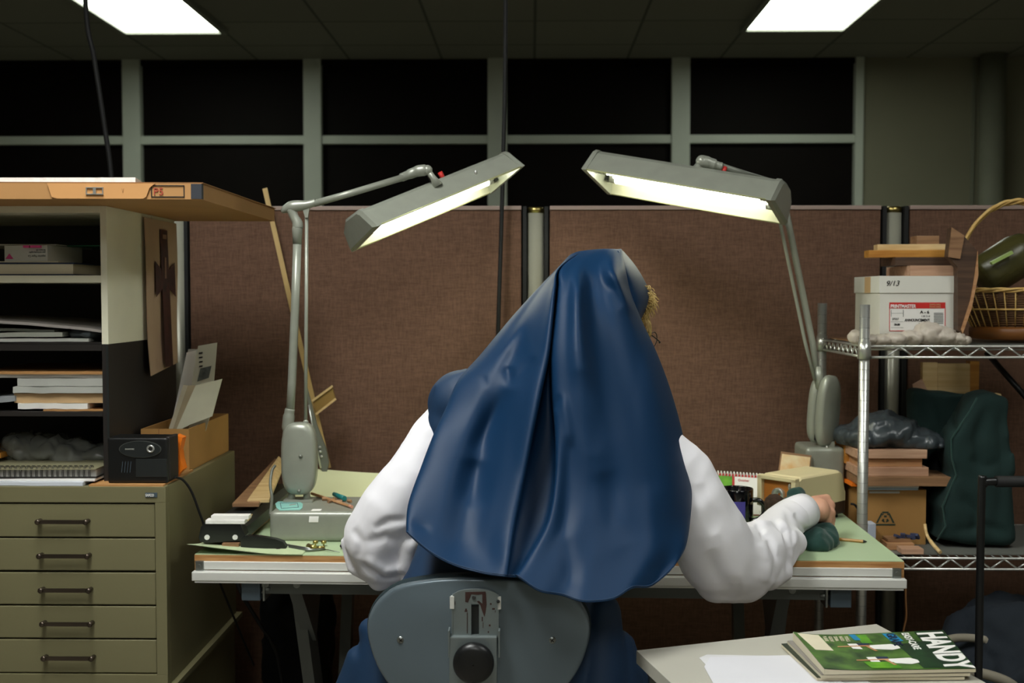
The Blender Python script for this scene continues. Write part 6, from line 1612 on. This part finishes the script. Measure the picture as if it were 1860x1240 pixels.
def crease(P0, P1, wd, amp):
    """a soft sharp-edged tuck running between two crop points"""
    a = Vector(P0); b = Vector(P1)
    for i in range(NR):
        for j in range(NC):
            p = G[i][j]; q = RM.transposed() @ (p - Vector((0, 0, CAMZ)))
            cx = (930 + F * q.x / -q.z - 600) * 1.8235; cy = (620 - F * q.y / -q.z - 440) * 1.8235
            ab = (b - a); t_ = max(0, min(1, ((cx - a.x) * ab.x + (cy - a.y) * ab.y) / ab.length_squared))
            dd = (cx - a.x) * ab.y - (cy - a.y) * ab.x; dd /= ab.length
            cl_ = a + ab * t_; dist = math.hypot(cx - cl_.x, cy - cl_.y)
            if dist < wd * 3: p.y += amp * math.exp(-(dist / wd) ** 2) * (1 - abs(2 * t_ - 1) ** 3)
V2 = lambda x, y: Vector((x, y))
crease(V2(590, 410), V2(598, 480), 14, .012); crease(V2(598, 480), V2(470, 700), 24, .010); crease(V2(610, 470), V2(680, 380), 16, .008); crease(V2(505, 440), V2(515, 480), 8, .004); crease(V2(480, 720), V2(470, 880), 40, .012)
crease(V2(830, 420), V2(880, 700), 30, .006); crease(V2(760, 505), V2(745, 560), 10, .006); crease(V2(770, 500), V2(800, 680), 14, -.005); crease(V2(790, 640), V2(770, 1000), 22, .008)
crease(V2(925, 80), V2(1000, 240), 14, -.010); crease(V2(880, 60), V2(960, 220), 20, .008); crease(V2(330, 950), V2(270, 930), 14, .006); crease(V2(900, 760), V2(980, 1000), 40, .008); crease(V2(780, 980), V2(800, 1150), 26, .008); crease(V2(1060, 800), V2(1080, 1080), 34, -.006)
vm = MB(); vm.grid(G)
vo = vm.build('veil', 'veil', per, mods=[('SMOOTH', dict(factor=.4, iterations=2)), ('SOLIDIFY', dict(thickness=.0022, offset=0.0)), ('SUBSURF', dict(levels=1, render_levels=1))])
# stitched hem line
hem = [p + Vector((0, -.0022, .0045)) for p in G[-1]][7:-7]
hm = MB(); hm.tube(hem, .0011, n=6); hm.build('hem_stitching', 'jumper', per)
# the stiff front band of the veil that frames the face on the right
fb_ = []
edge = [(965, 27), (982, 90), (999, 165), (1016, 225), (1030, 262)]
outer = [(967, 27), (1010, 78), (1046, 140), (1058, 190), (1028, 258)]
for (a, b), (c, d), y0_ in zip(edge, outer, (2.30, 2.25, 2.24, 2.24, 2.25)):
    r = []
    for k in range(9):
        u = k / 8; r.append(c2p(a - 14 + (c - a + 14) * u, b + (d - b) * u, y0_ - .02 + .13 * u ** 1.3 - .022 * math.sin(PI * u)))
    r.append(c2p(c - 6, d + 3, y0_ + .125)); r.append(c2p(c - 30, d + 6, y0_ + .13))
    fb_.append(r)
GB = densify(fb_, 3, 6)
MB().grid(GB).build('veil_band', 'veil', per, mods=[('SOLIDIFY', dict(thickness=.002, offset=0.0)), ('SUBSURF', dict(levels=1, render_levels=1))])
# hair wisps
hr = MB(); random.seed(3)
for i in range(240):
    t_ = random.random(); bx_ = 1163 + 12 * math.sin(min(1, t_ * 1.3) * PI)
    base = P(bx_ + random.uniform(-4, 3), 519 + 60 * t_, 2.34 + random.uniform(-.02, .015))
    out_ = (9 + 15 * math.sin(min(1, .15 + t_ * 1.1) * PI)) * random.uniform(.3, 1) ** 1.3; dr = random.uniform(2, 26)
    e = P(bx_ + out_, 517 + 60 * t_ + dr, 2.345 + random.uniform(-.02, .02)); m__ = base.lerp(e, .6) + Vector((.004, 0, .007 * random.random()))
    hr.tube(catmull([base, m__, e], 3), [.0008] * 6 + [.0003], n=4)
for i in range(90):
    t_ = random.random(); base = P(1164 + 6 * random.random(), 565 + 12 * t_, 2.34); e = P(1172 + 12 * random.random(), 596 + 16 * random.random(), 2.34 + random.uniform(-.02, .02)); m__ = base.lerp(e, .5) + Vector((.006, 0, 0))
    hr.tube(catmull([base, m__, e], 3), [.0006] * 6 + [.0002], n=4)
hc__ = MB(); hc__.sphere(P(1156, 552, 2.37), (.020, .035, .036))
blob(hc__, 'hair', M['hair'], parent=per, voxel=.004, smooth=3, disp=[(.003, 60, (1, 1, .3))])
hr.build('loose_hair', 'hair', per)
# spectacles
gl = MB(); gl.tube([P(1150, 580, 2.27), P(1172, 599, 2.33), P(1199, 621, 2.40)], .0013, n=8)
lc = P(1186, 617, 2.41)
ringl = [lc + Vector((.010 * math.cos(a) + .002 * math.sin(a), .016 * math.cos(a), .0165 * math.sin(a))) for a in [2 * PI * i / 28 for i in range(28)]]
gl.tube(ringl, .0010, n=6, closed=True)
gl.sphere(P(1198, 622, 2.40), .002)
gl.build('eyeglasses', 'ink_black', per)
MB().sphere(P(1253, 812, 2.35), (.002, .002, .006)).bm.free()

# repeats of one kind carry one group phrase
GROUPS = [('magazine', '', 'magazines stacked on the low table'), ('envelope', 'upright mail', 'envelopes standing in the cardboard box'),
          ('drafting_lamp', '', 'drafting lamps on the desk'), ('ceiling_light', '', 'fluorescent ceiling panels'),
          ('tote_bag', '', 'green tote bags on the lower wire shelf'), ('wooden_board', 'stack under the black bag', 'boards stacked on the cardboard box'),
          ('wood_offcut', 'white', 'wood offcuts piled on the white box'), ('paper_folder', 'white shelf', 'folders at the bottom of the white shelf'),
          ('paper_pad', 'black shelf', 'paper pads on the black shelf'), ('wooden_board', 'tote bag', 'boards standing in the tote bag'),
          ('white_tube', '', 'white tubes by the cart'), ('power_cord', 'ceiling', 'cords hanging from the ceiling')]
for o in list(COL.objects):
    if o.parent or 'label' not in o or 'group' in o: continue
    for nm, key, grp in GROUPS:
        if o.name.split('.')[0] == nm and key in o['label']: o['group'] = grp; break
